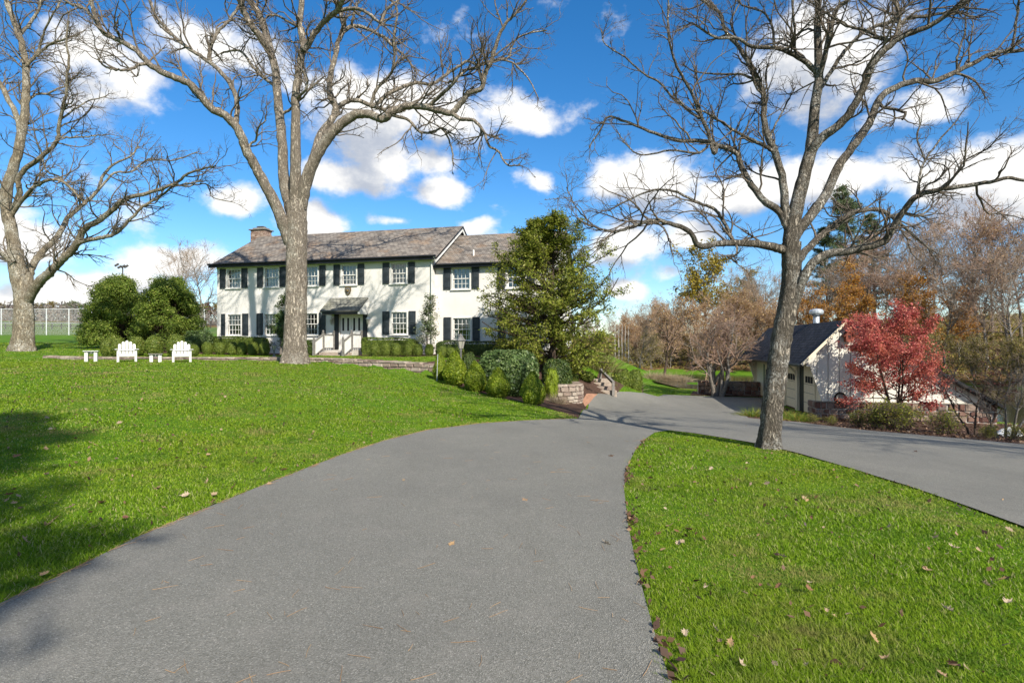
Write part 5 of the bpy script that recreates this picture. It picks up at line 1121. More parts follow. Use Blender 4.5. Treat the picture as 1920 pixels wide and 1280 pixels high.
shrub(1044, 23.9, 54, 672, bxs, (1.2, 1.1, 1.1), 'boxy_shrub', 'dark clipped shrub above the curved retaining wall')
lgs = shrub_parts(79, (.8, .8, .9), M['cone'], 1300, .05, 2, .22)
shrub(1034, 22.9, 26, 688, lgs, (.8, .8, .9), 'light_shrub', 'light green loose shrub in front of the dark clipped shrub')
gs = [shrub_parts(80 + i, (1, 1, 1.3), M['box'], 4600, .06, 3.0, .08) for i in range(2)]
for px, d, w_, yt, lab in [(1077, 26.2, 16, 698, 'tiny round shrub behind the retaining wall end'), (1099, 28.0, 29, 695, 'upright clipped shrub left of the garden steps'), (1165, 33.0, 36, 691, 'clipped shrub right of the garden steps'), (1191, 33.6, 26, 692, 'darker clipped shrub at the lawn edge right of the steps')]:
    shrub(px, d, w_, yt, gs[0] if px < 1150 else gs[1], (1, 1, 1.3), 'clipped_shrub', lab)
def tufts(seed, n, spread, h, wid, mat, lean=.5, K=4):
    rg = np.random.default_rng(seed); st = np.c_[rg.normal(size=(n, 2)) * spread, np.zeros(n)]; dr = np.c_[st[:, :2] / spread * lean * .45 + rg.normal(size=(n, 2)) * .2, np.ones(n)]
    ln = h * rg.uniform(.6, 1.1, n); d = unit(dr); V = []; side = unit(np.cross(d, rg.normal(size=(n, 3)))) * wid
    pts = [st]
    for k in range(K): d = unit(d + np.c_[d[:, :2] * .28, -np.full(n, .16)]); pts.append(pts[-1] + d * (ln / K)[:, None])
    V = np.stack([p_ + sg * side * (1 - k / K * .9) for k, p_ in enumerate(pts) for sg in (-1, 1)], 1).reshape(-1, 3)
    F = np.concatenate([np.arange(n)[:, None] * 2 * (K + 1) + np.array([[2 * k, 2 * k + 1, 2 * k + 3, 2 * k + 2]]) for k in range(K)])
    s_ = Soup(); s_.add(V, F); return s_
def plant(px, d, parts_mat, name, label, cat='plant', group=None, s=1.0):
    soup, mat = parts_mat; o = soup.build(name, mat, None, False, gz(px, d)); o.scale = (s, s, s); return tag(o, label, cat, group)
plant(1122, 31.2, (tufts(1, 900, .42, 1.75, .010, M['reed']), M['reed']), 'ornamental_grass', 'tall ornamental grass clump behind the garden steps')
plant(1140, 36, (tufts(2, 700, .6, 1.6, .012, M['straw']), M['straw']), 'ornamental_grass', 'paler ornamental grass right of the tall clump')
for i, (px, d) in enumerate([(1040, 21.9), (1050, 21.9)]): plant(px, d, (tufts(5 + i, 160, .12, .6, .005, M['straw'], .8), M['straw']), 'dry_grass', 'dry straw-coloured grass tuft against the retaining wall', 'plant', 'dry grass tufts at the retaining wall')
for i in range(7): plant(1222 + i * 9, 57.2 - i * .2, (tufts(20 + i, 300, .5, 1.0, .012, M['straw'], .9), M['straw']), 'dry_grass', 'straw-coloured grass on the pond edge by the leaning tree', 'plant', 'straw grass on the pond edge')
for i, (px, d) in enumerate([(1412, 22.6), (1480, 21.9), (1498, 21.4), (1462, 22.4)]): plant(px, d, (tufts(30 + i, 260, .22, .55, .012, M['daylily'], 1.0), M['daylily']), 'daylily', ('orange-tipped daylily clump at the left tip of the garage bed' if i == 0 else 'green daylily clump in the bed before the garage doors'), 'plant', None if i == 0 else 'green daylilies by the garage doors')
bedp = [proto_tree(190 + i, .95, .6, M['bark_brown'], M['twig'], M['bed_green'], 1500, .06, r0=.012, minr=.003, k=(6, 5, 3), t0=.1, stems=14, up=.1) for i in range(2)]
for i, (px, d, s, lab) in enumerate([(1612, 19.0, .5, 'leafy yellow-green bush below the garage corner stones'), (1640, 18.6, .72, 'yellow-green bush left of the red dogwood stem'), (1668, 18.0, .9, 'tall yellow-green bush in front of the red dogwood'), (1698, 17.8, .8, 'yellow-green bush right of the red dogwood stem'), (1768, 17.0, .68, 'dark leafy bush in the bed near the small maple'), (1560, 19.8, .32, 'low yellow plant by the garage stone corner'), (1525, 20.6, .3, 'low yellow-green plant beside the near garage door'), (1900, 15.8, .42, 'low bush at the right end of the garage bed'), (1850, 16.0, .36, 'low bush beneath the bare shrub')]):
    place(bedp[i % 2], 'bed_bush', lab, 'bush', gz(px, d), i * 1.3, s)
# evergreen cedar before the wing
def cedar():
    rg = np.random.default_rng(31); wood = Soup(); lf = Soup(); h = 7.4
    p0, q0 = grow(np.array([[0, 0, -.3], [.15, .1, 0]]), np.array([[.0, 0, 1.], [.07, 0, 1.]]), np.array([h, h * .92]), np.array([.16, .12]), 12, rg, .035, .04, .12); wood.tubes(p0, q0, 7)
    n = 150; w_ = rg.integers(0, 2, n); t_ = .05 + .93 * rg.random(n) ** 1.25; i = (t_ * 11).astype(int).clip(0, 10); f = (t_ * 11 - i)[:, None]; st = p0[w_, i] * (1 - f) + p0[w_, i + 1] * f
    a = rg.uniform(0, 6.3, n); L = 3.9 * np.interp(t_, [0, .1, .3, .55, .8, 1], [.62, .85, 1.0, .78, .40, .10]) * rg.uniform(.5, 1.08, n) + .15
    p1, q1 = grow(st, np.stack([np.cos(a), np.sin(a), .16 + .6 * t_], -1), L, L * .013 + .008, 7, rg, .12, .03, .3); wood.tubes(p1, q1, 4)
    sp = spawn(p1, q1, 8, rg, (.4, 1.0), .22, (.22, .42), .6); p2, q2 = grow(*sp, 5, rg, .16, .05, .4); wood.tubes(p2, q2, 3)
    C = np.concatenate([p2[:, 1:].reshape(-1, 3), p1[:, 3:].reshape(-1, 3)]); C = C[rg.random(len(C)) < .80]; C = np.repeat(C, 18, 0); C = C + rg.normal(size=C.shape) * [.11, .11, .07]
    lf.leaves(C, .12, rg, unit(C - [0, 0, 2.5]) * .8 + [0, 0, .6], .8, .38); return wood, lf
x, y, z = gz(1037, 26.6); ce = thing('cedar_tree', 'broad ragged evergreen cedar in front of the house wing', 'tree', (x, y, z), .8); a_, b_2 = cedar(); a_.build('trunk', M['bark_brown'], ce, True); b_2.build('crown', M['cedar'], ce)
ce.scale = (1.0, 1.0, (EYE - (405 - HY) / FPX * 26.6 - z) / 7.2)
def leafy(seed, h, w, base, nb, mat, bark, lsz, rep, up=.3, stems=1, dens=1.0, prof=None):
    rg = np.random.default_rng(seed); wood = Soup(); lf = Soup(); st = np.zeros((stems, 3)); st[:, :2] = rg.normal(size=(stems, 2)) * .1
    p0, q0 = grow(st, np.c_[rg.normal(size=(stems, 2)) * (.3 if stems > 1 else .03), np.ones(stems)], np.full(stems, h * .95), np.full(stems, h * .02), 10, rg, .05, .04, .15); p0[:, 0, 2] -= .2; wood.tubes(p0, q0, 6)
    w_ = rg.integers(0, stems, nb); t_ = rg.uniform(base, .97, nb); i = (t_ * 9).astype(int).clip(0, 8); f = (t_ * 9 - i)[:, None]; s2 = p0[w_, i] * (1 - f) + p0[w_, i + 1] * f; a = rg.uniform(0, 6.3, nb)
    L = w * (prof(t_) if prof else (1.05 - t_) ** .6) * rg.uniform(.55, 1.1, nb) + .1
    p1, q1 = grow(s2, np.stack([np.cos(a), np.sin(a), np.full(nb, up)], -1), L, L * .014 + .006, 6, rg, .1, .02, .3); wood.tubes(p1, q1, 4)
    sp = spawn(p1, q1, 6, rg, (.4, 1.0), .2, (.25, .5), .6); p2, q2 = grow(*sp, 4, rg, .15, .04, .4); wood.tubes(p2, q2, 3)
    C = np.concatenate([p2.reshape(-1, 3), p1[:, 2:].reshape(-1, 3)]); C = np.repeat(C, rep, 0); C = C + rg.normal(size=C.shape) * lsz * 1.0; C = C[rg.random(len(C)) < dens]; lf.leaves(C, lsz, rg, unit(C - np.array([0, 0, h * .45])) * 1.1 + [0, 0, .35], .8, .55)
    return wood, lf
for (px, d, yt, seed, w_, lab) in [(803, 31.4, 548, 5, .82, 'slim pale-leaved holly against the house right of the clipped shrubs'), (521, 33.4, 540, 6, .9, 'narrow holly against the house beside the big tree trunk')]:
    x, y, z = gz(px, d); h = EYE - (yt - HY) / FPX * d - z; o = thing('holly_tree', lab, 'tree', (x, y, z)); a_, b_2 = leafy(seed, h, w_, .08, 60, M['holly'], M['bark_grey'], .075, 3 if seed == 5 else 9, .55); a_.build('trunk', M['bark_grey'], o, True); b_2.build('crown', M['holly'] if seed == 5 else M['rhodo'], o)
def clump_bush(seed, h, w, z0):
    """a wide evergreen bush: limbs that fan out from the base and carry leafy clumps"""
    rg = np.random.default_rng(seed); wood = Soup(); lf = Soup(); n = 92
    v = unit(rg.normal(size=(n, 3))); v[:, 2] = np.abs(v[:, 2]) * 1.15 - .42; k = rg.uniform(.55, 1.0, n)[:, None] ** .5
    c = np.c_[v[:, :2] * w * .86 * k, z0 + (v[:, 2:] + .42) / 1.15 * (h - z0) * .95]; c[:, 2] = np.clip(c[:, 2] + rg.normal(size=n) * .12, z0 + .25, h - .15)
    mid = c * [.45, .45, .62] + rg.normal(size=c.shape) * .05
    P4 = np.stack([np.zeros_like(c) - [0, 0, .2], mid * [.5, .5, .6], mid, c], 1); wood.tubes(P4, np.tile([.07, .05, .035, .012], (n, 1)), 5)
    for ci in c:
        r_ = rg.uniform(.30, .58) * w / 1.9; m_ = 1000; q_ = unit(rg.normal(size=(m_, 3))); rad = r_ * (1 + .28 * np.sin(q_ @ rg.normal(size=3) * 4) * np.sin(q_ @ rg.normal(size=3) * 5)) * rg.uniform(.62, 1.32, m_)
        lf.leaves(ci + q_ * rad[:, None] * [1, 1, .78], .10, rg, q_ + [0, 0, .4], .75, .5)
    return wood, lf
for (px, d, yt, seed, w_, lab) in [(222, 37.5, 524, 8, 2.1, 'left one of two wide evergreen bushes behind the white chairs'), (316, 36.6, 520, 9, 2.1, 'right one of two wide evergreen bushes, taller with yellowish top')]:
    x, y, z = gz(px, d); h = EYE - (yt - HY) / FPX * d - z; o = thing('evergreen_bush', lab, 'bush', (x, y, z)); a_, b_2 = clump_bush(seed, h, w_, .35); a_.build('trunk', M['bark_brown'], o, True); b_2.build('crown', M['bush'], o)
# ------------------------------------------------------------------ garden furniture
def adirondack(px, yb, label):
    d = 25.0; p_ = P(px, yb, d); z = z1(p_[0], d); o = thing('adirondack_chair', label, 'chair', (p_[0], d, z), math.atan2(p_[0], d) * -1.0)
    n = 5; tops = [.80, .90, .95, .90, .80]
    for i in range(n):
        x = -.27 + i * .135; w_ = .056; h = tops[i]; zs = [.33, h - .04, h]; b = MB()
        def yb_(z_): return .28 + (z_ - .33) * .42
        V = []
        for z_, ww in ((.30, w_ * .92), (h - .05, w_), (h - .012, w_ * .7), (h, w_ * .35)):
            for sx in (-1, 1):
                for yo in (0, .022): V.append((x + sx * ww, yb_(z_) + yo, z_))
        F = []
        for k in range(3): a = k * 4; F += [(a, a + 4, a + 6, a + 2), (a + 1, a + 3, a + 7, a + 5), (a, a + 1, a + 5, a + 4), (a + 2, a + 6, a + 7, a + 3)]
        F += [(0, 2, 3, 1), (12, 13, 15, 14)]; b.add(V, F); b.build('back_slat', M['chair_white'], o)
    for i in range(5):
        y = -.26 + i * .115; zz = .375 - .028 * i; b = MB(); b.box(-.30, .30, y, y + .10, zz - .02, zz); b.build('seat_slat', M['chair_white'], o)
    b = MB(); b.box(-.31, .31, -.30, -.275, .25, .38); b.build('apron', M['chair_white'], o)
    for sx in (-1, 1):
        b = MB(); b.box(sx * .325 - .045, sx * .325 + .045, -.30, -.26, -.03, .55); b.build('front_leg', M['chair_white'], o)
        b = MB(); b.bar((sx * .30, -.27, .30), (sx * .30, .58, .03), .03, .12); b.build('back_leg', M['chair_white'], o)
        b = MB(); b.prism([(sx * .30 - .04, -.38), (sx * .40 + sx * .04, -.38), (sx * .40 + sx * .05, -.05), (sx * .35 + .03 * sx, .42), (sx * .30, .42)], 'z', .55, .575); b.build('armrest', M['chair_white'], o)
        b = MB(); b.prism([(-.26, .36), (-.16, .55), (-.26, .55)], 'x', sx * .325 - .012, sx * .325 + .012); b.build('arm_bracket', M['chair_white'], o)
    b = MB(); b.box(-.33, .33, .30, .33, .50, .55); b.build('back_rail', M['chair_white'], o)
adirondack(238, 678, 'left white wooden garden armchair on the lawn')
adirondack(341, 678, 'right white wooden garden armchair on the lawn')
def side_table(px, d, w_, mat, label, h=.5):
    p_ = P(px, 678, d); o = thing('side_table', label, 'table', (p_[0], d, z1(p_[0], d)), .5); b = MB()
    for i in range(4): x = -w_ / 2 + w_ / 4 * i; q_ = MB(); q_.box(x + .005, x + w_ / 4 - .005, -.2, .2, h - .03, h); q_.build('top_slat', mat, o)
    for sx in (-1, 1): q_ = MB(); q_.box(sx * w_ * .30 - .065, sx * w_ * .30 + .065, -.12, .12, -.03, h - .03); q_.build('leg', M['chair_white'], o)
    q_ = MB(); q_.box(-w_ * .30 + .066, w_ * .30 - .066, -.03, .03, h - .14, h - .032); q_.build('stretcher', M['chair_white'], o)
side_table(171, 25.6, .58, M['chair_white'], 'white wooden side table left of both chairs')
side_table(292, 24.7, .54, M['weathered'], 'low side table with grey top between the white chairs', .38)
def lamp_post(px, d, yt, label, s=1.0):
    x, y, z = gz(px, d); h = EYE - (yt - HY) / FPX * d - z; o = thing('lamp_post', label, 'lamp', (x, y, z)); hp = h - .62 * s
    b = MB(); b.lathe([(.09, -.1), (.09, .04), (.045, .1), (.04, hp - .1), (.06, hp - .04), (.05, hp)], 10); b.build('post', M['iron'], o, True)
    b = MB(); b.lathe([(.09 * s, hp), (.16 * s, hp + .3 * s), (.16 * s, hp + .31 * s)], 6); b.build('glass', M['lamp_glass'], o)
    b = MB(); b.lathe([(.20 * s, hp + .31 * s), (.18 * s, hp + .35 * s), (.09 * s, hp + .46 * s), (.09 * s, hp + .50 * s), (.03 * s, hp + .56 * s), (0, hp + .62 * s)], 6); b.build('lamp_cap', M['iron'], o)
    b = MB(); [b.bar((.09 * s * math.cos(a), .09 * s * math.sin(a), hp), (.165 * s * math.cos(a), .165 * s * math.sin(a), hp + .31 * s), .018) for a in [i * math.pi / 3 for i in range(6)]]; b.build('lamp_frame', M['iron'], o)
lamp_post(864, 22.4, 624, 'iron lamp post with lantern among the pointed shrubs'); lamp_post(514, 29.2, 640, 'short iron lantern post beside the big tree trunk', .7)
x, y, z = gz(819, 22.2); b = MB(); b.bar((0, 0, -.1), (.04, 0, 1.05), .022); st_ = b.build('marker_stake', M['galv'], None, loc=(x, y, z)); tag(st_, 'thin pale marker stake at the left end of the mulch bed', 'stake')
# boat by the pond edge
x, y, z = gz(1893, 19.6); bo = thing('upturned_boat', 'white upturned boat with yellow end at the right edge by the pond', 'boat', (x, y, z), .6); bo.scale = (.75, .75, .75)
def hull(t0_, t1_, mat, nm):
    V = []; F = []; n = 12; m_ = 9
    for i in range(n + 1):
        t_ = t0_ + (t1_ - t0_) * i / n; w_ = .42 * math.sin(math.pi * min(max(t_ * .9 + .08, 0), 1)) ** .6; h = .36 * math.sin(math.pi * min(max(t_ * .9 + .08, 0), 1)) ** .5
        for k in range(m_ + 1): a = math.pi * k / m_; V.append((t_ * 2.8 - 1.4, w_ * math.cos(a), h * math.sin(a)))
    for i in range(n):
        for k in range(m_): a = i * (m_ + 1) + k; F.append((a, a + 1, a + m_ + 2, a + m_ + 1))
    obj(nm, V, F, mat, bo, True)
hull(0, .66, M['boat_white'], 'hull'); hull(.66, 1, M['boat_yellow'], 'bow'); b = MB(); b.bar((-1.2, 0, .33), (1.0, 0, .40), .04); b.build('keel', M['boat_white'], bo)
# ------------------------------------------------------------------ sports fence, field rail and floodlight
ft = thing('chain_link_fence', 'tall pale chain-link fence with steel posts behind the left lawn', 'fence', (0, 0, 0)); FD = 75.0
fz = lambda px: z1((px - 960) / FPX * FD, FD); posts = [-40 + 42.3 * k for k in range(11)]; topz = EYE - (579 - HY) / FPX * FD
for px in posts:
    x = (px - 960) / FPX * FD; b = MB(); b.lathe([(.05, fz(px) - .3), (.05, topz + .05)], 8, (x, FD, 0)); b.build('fence_post', M['fence_steel'], ft)
for pa, pb in zip(posts, posts[1:]):
    xa, xb = (pa - 960) / FPX * FD, (pb - 960) / FPX * FD
    b = MB(); b.bar((xa + .07, FD, topz - .03), (xb - .07, FD, topz - .03), .05); b.build('top_rail', M['fence_steel'], ft)
    zm = EYE - (606 - HY) / FPX * FD; b = MB(); b.bar((xa + .07, FD, zm), (xb - .07, FD, zm), .035); b.build('middle_rail', M['fence_steel'], ft)
    V = [(xa, FD + .03, fz(pa)), (xb, FD + .03, fz(pb)), (xb, FD + .03, topz), (xa, FD + .03, topz)]; o = obj('mesh_panel', V, [(0, 1, 2, 3)], M['chain_link'], ft); uv = o.data.uv_layers.new()
    for li in range(4): v = V[o.data.loops[li].vertex_index]; uv.data[li].uv = (v[0], v[2])
rf = thing('field_rail', 'dark post-and-rail fence along the far side of the green field', 'fence', (0, 0, 0)); RD = 108.0
pr_ = [-60 + 17.5 * k for k in range(30)]; rz_ = lambda px: z1((px - 960) / FPX * RD, RD)
for px in pr_: b = MB(); x = (px - 960) / FPX * RD; b.bar((x, RD, rz_(px) - .2), (x, RD, rz_(px) + 1.25), .13); b.build('rail_post', M['fence_dark'], rf)
for pa, pb in zip(pr_, pr_[1:]):
    for hh in (1.18, .6): b = MB(); b.bar(((pa - 960) / FPX * RD, RD - .08, rz_(pa) + hh), ((pb - 960) / FPX * RD, RD - .08, rz_(pb) + hh), .05, .13); b.build('rail', M['fence_dark'], rf)
x, y, z = gz(230, 95); fl = thing('floodlight_pole', 'tall pole with floodlights above the left evergreen bush', 'pole', (x, y, z)); zt = EYE - (500 - HY) / FPX * 95 - z
b = MB(); b.lathe([(.14, -.3), (.09, zt)], 8); b.build('mast', M['fence_dark'], fl); b = MB(); b.bar((-.9, 0, zt - .1), (.7, 0, zt - .1), .1); b.build('crossbar', M['fence_dark'], fl)
for xx, dz in ((-1.0, .35), (-.5, .0), (.1, .1), (.6, .1)): b = MB(); b.bar((xx - .15, -.2, zt + dz - .25), (xx + .15, .2, zt + dz + .15), .42, .3); b.build('floodlight', M['fence_dark'], fl)
# ------------------------------------------------------------------ grass blades, leaves and needles
rg = np.random.default_rng(4); N = 980000; ph = rg.uniform(-.80, .80, N); dd = np.exp(rg.uniform(math.log(2.1), math.log(46), N)); gx_ = dd * np.tan(ph); gy_ = dd
ban = np.zeros(N, bool)
jx, jy = gx_ + rg.normal(size=N) * .034, gy_ + rg.normal(size=N) * .034
for pl_ in (DRIVE, BED_A, BED_B, BED_H, BED_W, POND, BED_C, PAD): ban |= inside(pl_, jx, jy)
ban |= (np.abs(gy_ - wall_y(gx_) - .17) < .22) & (gx_ > -24.7) & (gx_ < -2.9)
hl = (gx_ - F0.x) * HU.x + (gy_ - F0.y) * HU.y; hn = (gx_ - F0.x) * HN.x + (gy_ - F0.y) * HN.y; ban |= (hl > XL - .1) & (hl < XW + .3) & (hn > -.2) & (hn < 9.4); ban |= (np.abs(hl) < 1.3) & (hn > -2.5) & (hn < 0)
for (tx, ty, tr) in ((-9.72, 25, .75), (4.73, 10.3, .26), (-28.8, 33, .8)): ban |= np.hypot(gx_ - tx, gy_ - ty) < tr
gx_, gy_ = gx_[~ban], gy_[~ban]; n = len(gx_); gz_ = zf(gx_, gy_); D_ = np.hypot(gx_, gy_)
tall = .85 + .35 * np.sin(gx_ * 1.9 + np.sin(gy_ * 1.3) * 2) * np.sin(gy_ * 2.3 + 1)
hgt = (.020 + .022 * rg.random(n)) * np.clip(tall, .55, 1.3); wd2 = np.maximum(.0016, .00056 * D_) * rg.uniform(.7, 1.3, n)
az = rg.uniform(0, 6.28, n); ln_ = rg.uniform(.2, 1.7, n); B0 = np.stack([gx_, gy_, gz_ - .005], -1); sd = np.stack([-np.sin(az), np.cos(az), 0 * az], -1) * wd2[:, None]; fw = np.stack([np.cos(az), np.sin(az), 0 * az], -1) * (hgt * ln_)[:, None]
U_ = np.zeros((n, 3)); U_[:, 2] = hgt
V = np.stack([B0 - sd, B0 + sd, B0 + fw * .35 + U_ * .62 + sd * .8, B0 + fw + U_, B0 + fw * .35 + U_ * .62 - sd * .8], 1).reshape(-1, 3)
k = np.arange(n)[:, None] * 5
F = np.concatenate([k + [[0, 1, 2, 4]], k + [[4, 2, 3, 3]]])
Fq = k + np.array([[0, 1, 2, 4]]); V4 = V
me = bpy.data.meshes.new('grass'); me.vertices.add(len(V)); me.vertices.foreach_set('co', V.astype(np.float32).ravel())
loops = np.concatenate([(k + [[0, 1, 2, 4]]), (k + [[4, 2, 3]])], 1).ravel().astype(np.int32); me.loops.add(len(loops)); me.loops.foreach_set('vertex_index', loops)
me.polygons.add(2 * n); ls_ = np.stack([np.arange(n) * 7, np.arange(n) * 7 + 4], 1).ravel().astype(np.int32); me.polygons.foreach_set('loop_start', ls_); me.update(calc_edges=True); me.materials.append(M['grass_blade'])
tag(link('grass', me), 'short green mown grass blades covering the lawns', 'grass', None, 'stuff')
# oak leaves: seven meshes shared by the single fallen leaves
def oak_leaf(seed):
    r_ = random.Random(seed); V = []; half = [(0, 0), (.10, .12), (.30, .20), (.16, .30), (.40, .46), (.20, .54), (.34, .72), (.14, .78), (0, 1.0)]
    L = [(x * r_.uniform(.8, 1.2), y) for x, y in half]; pts = [(-.02, -.25)] + [(x, y) for x, y in L] + [(-x * r_.uniform(.8, 1.2), y) for x, y in L[-2:0:-1]]
    cu = r_.uniform(.6, 1.6); tw = r_.uniform(-.5, .5); V = [(0, .45, .0)] + [(x, y, cu * x * x + .35 * cu * (y - .45) ** 2 + tw * x * (y - .4)) for x, y in pts]
    me = bpy.data.meshes.new('leaf'); me.from_pydata(V, [], [(0, i, i % len(pts) + 1) for i in range(1, len(pts) + 1)]); m_, t = new_mat('fallen_leaf_' + str(seed))
    c_ = [(.50, .36, .22), (.30, .15, .08), (.58, .45, .31), (.25, .11, .075), (.44, .29, .17), (.42, .31, .20), (.50, .32, .16)][seed % 7]; finish(t, t.mix(t.rng(t.noise(9, ocoord(t)), .3, .7), (*[x * .6 for x in c_], 1), (*c_, 1)), .7, trans=.25); me.materials.append(m_); return me
oaks = [oak_leaf(i) for i in range(7)]
known = [(143, 875), (218, 886), (265, 833), (300, 918), (390, 903), (512, 858), (520, 856), (395, 950), (10, 945), (76, 1085), (312, 960), (85, 842), (100, 808), (165, 805), (265, 754), (365, 744), (372, 739), (24, 948), (50, 1025), (300, 820), (190, 790), (330, 870), (620, 822), (690, 815), (580, 830), (552, 890), (25, 700), (60, 760),
         (1215, 902), (1238, 974), (1298, 1000), (1262, 990), (1320, 1015), (1375, 922), (1432, 912), (1330, 885), (1502, 937), (1535, 935), (1668, 995), (1455, 1112), (1522, 1115), (1515, 1150), (1370, 1208), (1645, 1218), (1775, 1255), (1895, 1135), (1768, 1147), (1730, 1076), (1870, 1097), (1795, 1036), (1900, 1003), (1820, 965), (1750, 1015), (1460, 1050), (1265, 1000), (1240, 1005)]
rl_ = random.Random(3); nk = 0
def drop(px, py, lab, grp, lift, sz):
    v = G(px, py); o = link('fallen_leaf', oaks[rl_.randrange(7)], None, (v.x, v.y, v.z + lift), rl_.uniform(0, 6.3), (sz, sz, sz)); o.rotation_euler = (rl_.uniform(-.8, .8), rl_.uniform(-.8, .8), rl_.uniform(0, 6.3)); tag(o, lab, 'leaf', grp)
for (px, py) in known:
    left = px < 1100; drop(px, py, 'dry brown oak leaf lying on the left lawn' if left else 'dry tan oak leaf lying on the grass island', 'leaves on the left lawn' if left else 'leaves on the grass island', .035, rl_.uniform(.055, .09))
for i in range(70):
    px, py = rl_.uniform(5, 900), rl_.uniform(720, 1000); v = G(px, py)
    if not inside(DRIVE, np.array([v.x]), np.array([v.y]))[0]: drop(px, py, 'dry brown oak leaf lying on the left lawn', 'leaves on the left lawn', .035, rl_.uniform(.055, .10))
for i in range(60):
    px, py = rl_.uniform(1200, 1900), rl_.uniform(860, 1270); v = G(px, py)
    if not inside(DRIVE, np.array([v.x]), np.array([v.y]))[0]: drop(px, py, 'dry tan oak leaf lying on the grass island', 'leaves on the grass island', .03, rl_.uniform(.03, .06))
for (px, py) in [(1130, 1022), (510, 912), (850, 1022), (1150, 858), (980, 940), (1300, 880), (1880, 940), (1400, 800), (1720, 850), (1235, 775), (760, 905)]: drop(px, py, 'dry oak leaf lying on the grey driveway', 'leaves on the driveway', .03, rl_.uniform(.06, .1))
# litter along the island's drive edge and in the garden bed, needles on the asphalt
rg = np.random.default_rng(8); E = np.array([(.62, -2)] + ISLAND_L[:9]); seg = np.linalg.norm(np.diff(E, axis=0), axis=1); cs = np.r_[0, np.cumsum(seg)]; s_ = np.r_[rg.uniform(2.5, cs[-1], 90), (rg.choice(rg.uniform(3, cs[-1], 9), 160) + rg.normal(size=160) * .22).clip(2.5, cs[-1])]
ex, ey = np.interp(s_, cs, E[:, 0]), np.interp(s_, cs, E[:, 1]); ex += np.abs(rg.normal(size=250)) * .06 - .01; C = np.stack([ex, ey, zf(ex, ey) + .03 + .02 * rg.random(250)], -1); sp_ = Soup(); sp_.leaves(C, .045, rg, np.array([0, 0, .7]))
bx_ = rg.uniform(9.5, 22, 5200); by_ = rg.uniform(12.5, 24, 5200); k = inside(BED_B, bx_, by_); bx_, by_ = bx_[k], by_[k]; sp_.leaves(np.stack([bx_, by_, zf(bx_, by_) + .03], -1), .085, rg, np.array([0, 0, 1.2]))
bx_ = rg.uniform(6, 14, 700); by_ = rg.uniform(30, 37, 700); k = inside(BED_C, bx_, by_); sp_.leaves(np.stack([bx_[k], by_[k], zf(bx_[k], by_[k]) + .05], -1), .09, rg, np.array([0, 0, 1.2]))
lx = np.r_[rg.uniform(-18, -1, 3200), rg.uniform(1, 9, 600)]; ly = np.r_[rg.uniform(4, 25, 3200), rg.uniform(2.5, 11, 600)]; k = ~(inside(DRIVE, lx, ly) | inside(BED_A, lx, ly)); lx, ly = lx[k], ly[k]; sp_.leaves(np.stack([lx, ly, zf(lx, ly) + .022 + .02 * rg.random(len(lx))], -1), .042, rg, np.array([0, 0, .8]))
tag(sp_.build('leaf_litter', M['litter']), 'brown leaf litter along the driveway edge, on the lawns and in the garden beds', 'leaf litter', None, 'stuff')
sp_ = Soup(); nn = 230; dx_ = np.exp(rg.uniform(math.log(2.4), math.log(13), nn)); xx = dx_ * np.tan(rg.uniform(-.6, .35, nn)); k = inside(DRIVE, xx, dx_); xx, dx_ = xx[k], dx_[k]; nn = len(xx); st = np.stack([xx, dx_, zf(xx, dx_) + .028], -1); az = rg.uniform(0, 6.3, nn)
p1, q1 = grow(st, np.stack([np.cos(az), np.sin(az), 0 * az], -1), rg.uniform(.05, .16, nn), np.full(nn, .0016), 4, rg, .10, 0, .7); p1[:, :, 2] = st[:, None, 2]; sp_.tubes(p1, q1, 3)
E = np.array([(-3.2, -1)] + LEFT_EDGE); seg = np.linalg.norm(np.diff(E, axis=0), axis=1); cs = np.r_[0, np.cumsum(seg)]; nn = 420; s_ = rg.uniform(3.5, cs[-1], nn); ex, ey = np.interp(s_, cs, E[:, 0]), np.interp(s_, cs, E[:, 1]); ex2, ey2 = np.interp(s_ + .05, cs, E[:, 0]), np.interp(s_ + .05, cs, E[:, 1]); az = np.arctan2(ey2 - ey, ex2 - ex) + rg.normal(size=nn) * .35
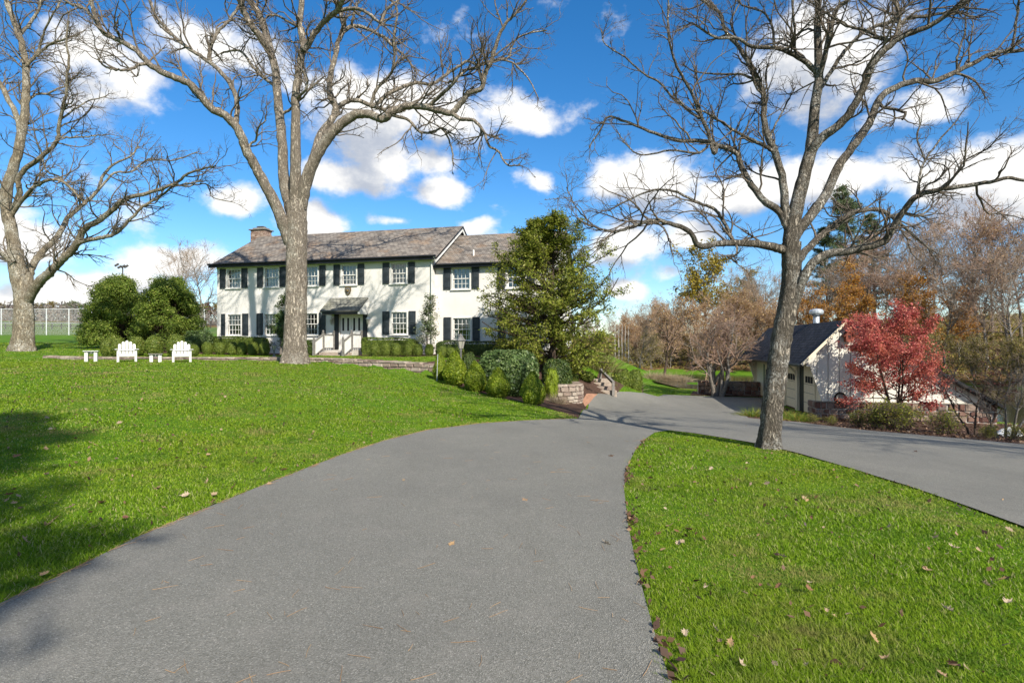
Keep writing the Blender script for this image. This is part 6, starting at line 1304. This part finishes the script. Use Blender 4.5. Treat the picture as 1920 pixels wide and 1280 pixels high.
ex = ex + np.abs(rg.normal(size=nn)) * .022 * np.sin(az) + rg.normal(size=nn) * .008; st = np.stack([ex, ey, zf(ex, ey) + .030], -1); p1, q1 = grow(st, np.stack([np.cos(az), np.sin(az), 0 * az], -1), rg.uniform(.06, .15, nn), np.full(nn, .0018), 4, rg, .10, 0, .7); p1[:, :, 2] = st[:, None, 2]; sp_.tubes(p1, q1, 3)
tag(sp_.build('pine_needles', M['needle']), 'scattered dry pine needles on the grey driveway', 'needles', None, 'stuff')
rg = np.random.default_rng(41); n = 30000; ux = rg.uniform(-330, -40, n); uy = rg.uniform(185, 330, n); uz = zf(ux, uy) + rg.random(n) ** 1.3 * 6.5; sp_ = Soup(); sp_.leaves(np.stack([ux, uy, uz], -1), 1.3, rg, None, 1.0, .3); tag(sp_.build('distant_wood', M['far_wood']), 'grey-brown leafless wood on the distant hill behind the sports field', 'wood', None, 'stuff')
# undergrowth under the far wood
rg = np.random.default_rng(19); n = 150000; ux = rg.uniform(-5, 190, n); uy = rg.uniform(44, 120, n); k = inside(WOODS, ux, uy) & (np.abs(ux / uy) < 1.9); ux, uy = ux[k], uy[k]
uz = zf(ux, uy) + np.abs(rg.normal(size=len(ux))) * .55 * (.4 + np.clip(np.sin(ux * .6) * np.sin(uy * .5 + 1) + .5, 0, 1.5)); sp_ = Soup(); sp_.leaves(np.stack([ux, uy, uz], -1), .30, rg, np.array([0, -.3, .5])); tag(sp_.build('undergrowth', M['olive']), 'low olive and brown undergrowth beneath the wood across the pond', 'undergrowth', None, 'stuff')
place(pine[1], 'pine_tree', 'pine behind the viewer that shades the lower left lawn and driveway', 'tree', (2.1, -7.9, z1(2.1, -7.9)), 2.0, .80)
# neighbouring trees beside the camera whose shadows cross the right-hand drive
for (x_, y_, s_, r_) in ((17.5, 2.5, 1.0, 0), (21.0, 4.5, .9, 2)):
    place(bare[r_], 'bare_tree', 'bare tree beside the right-hand drive that throws thin shadows across it', 'tree', (x_, y_, z1(x_, y_)), x_, s_, 'bare trees beside the right-hand drive')
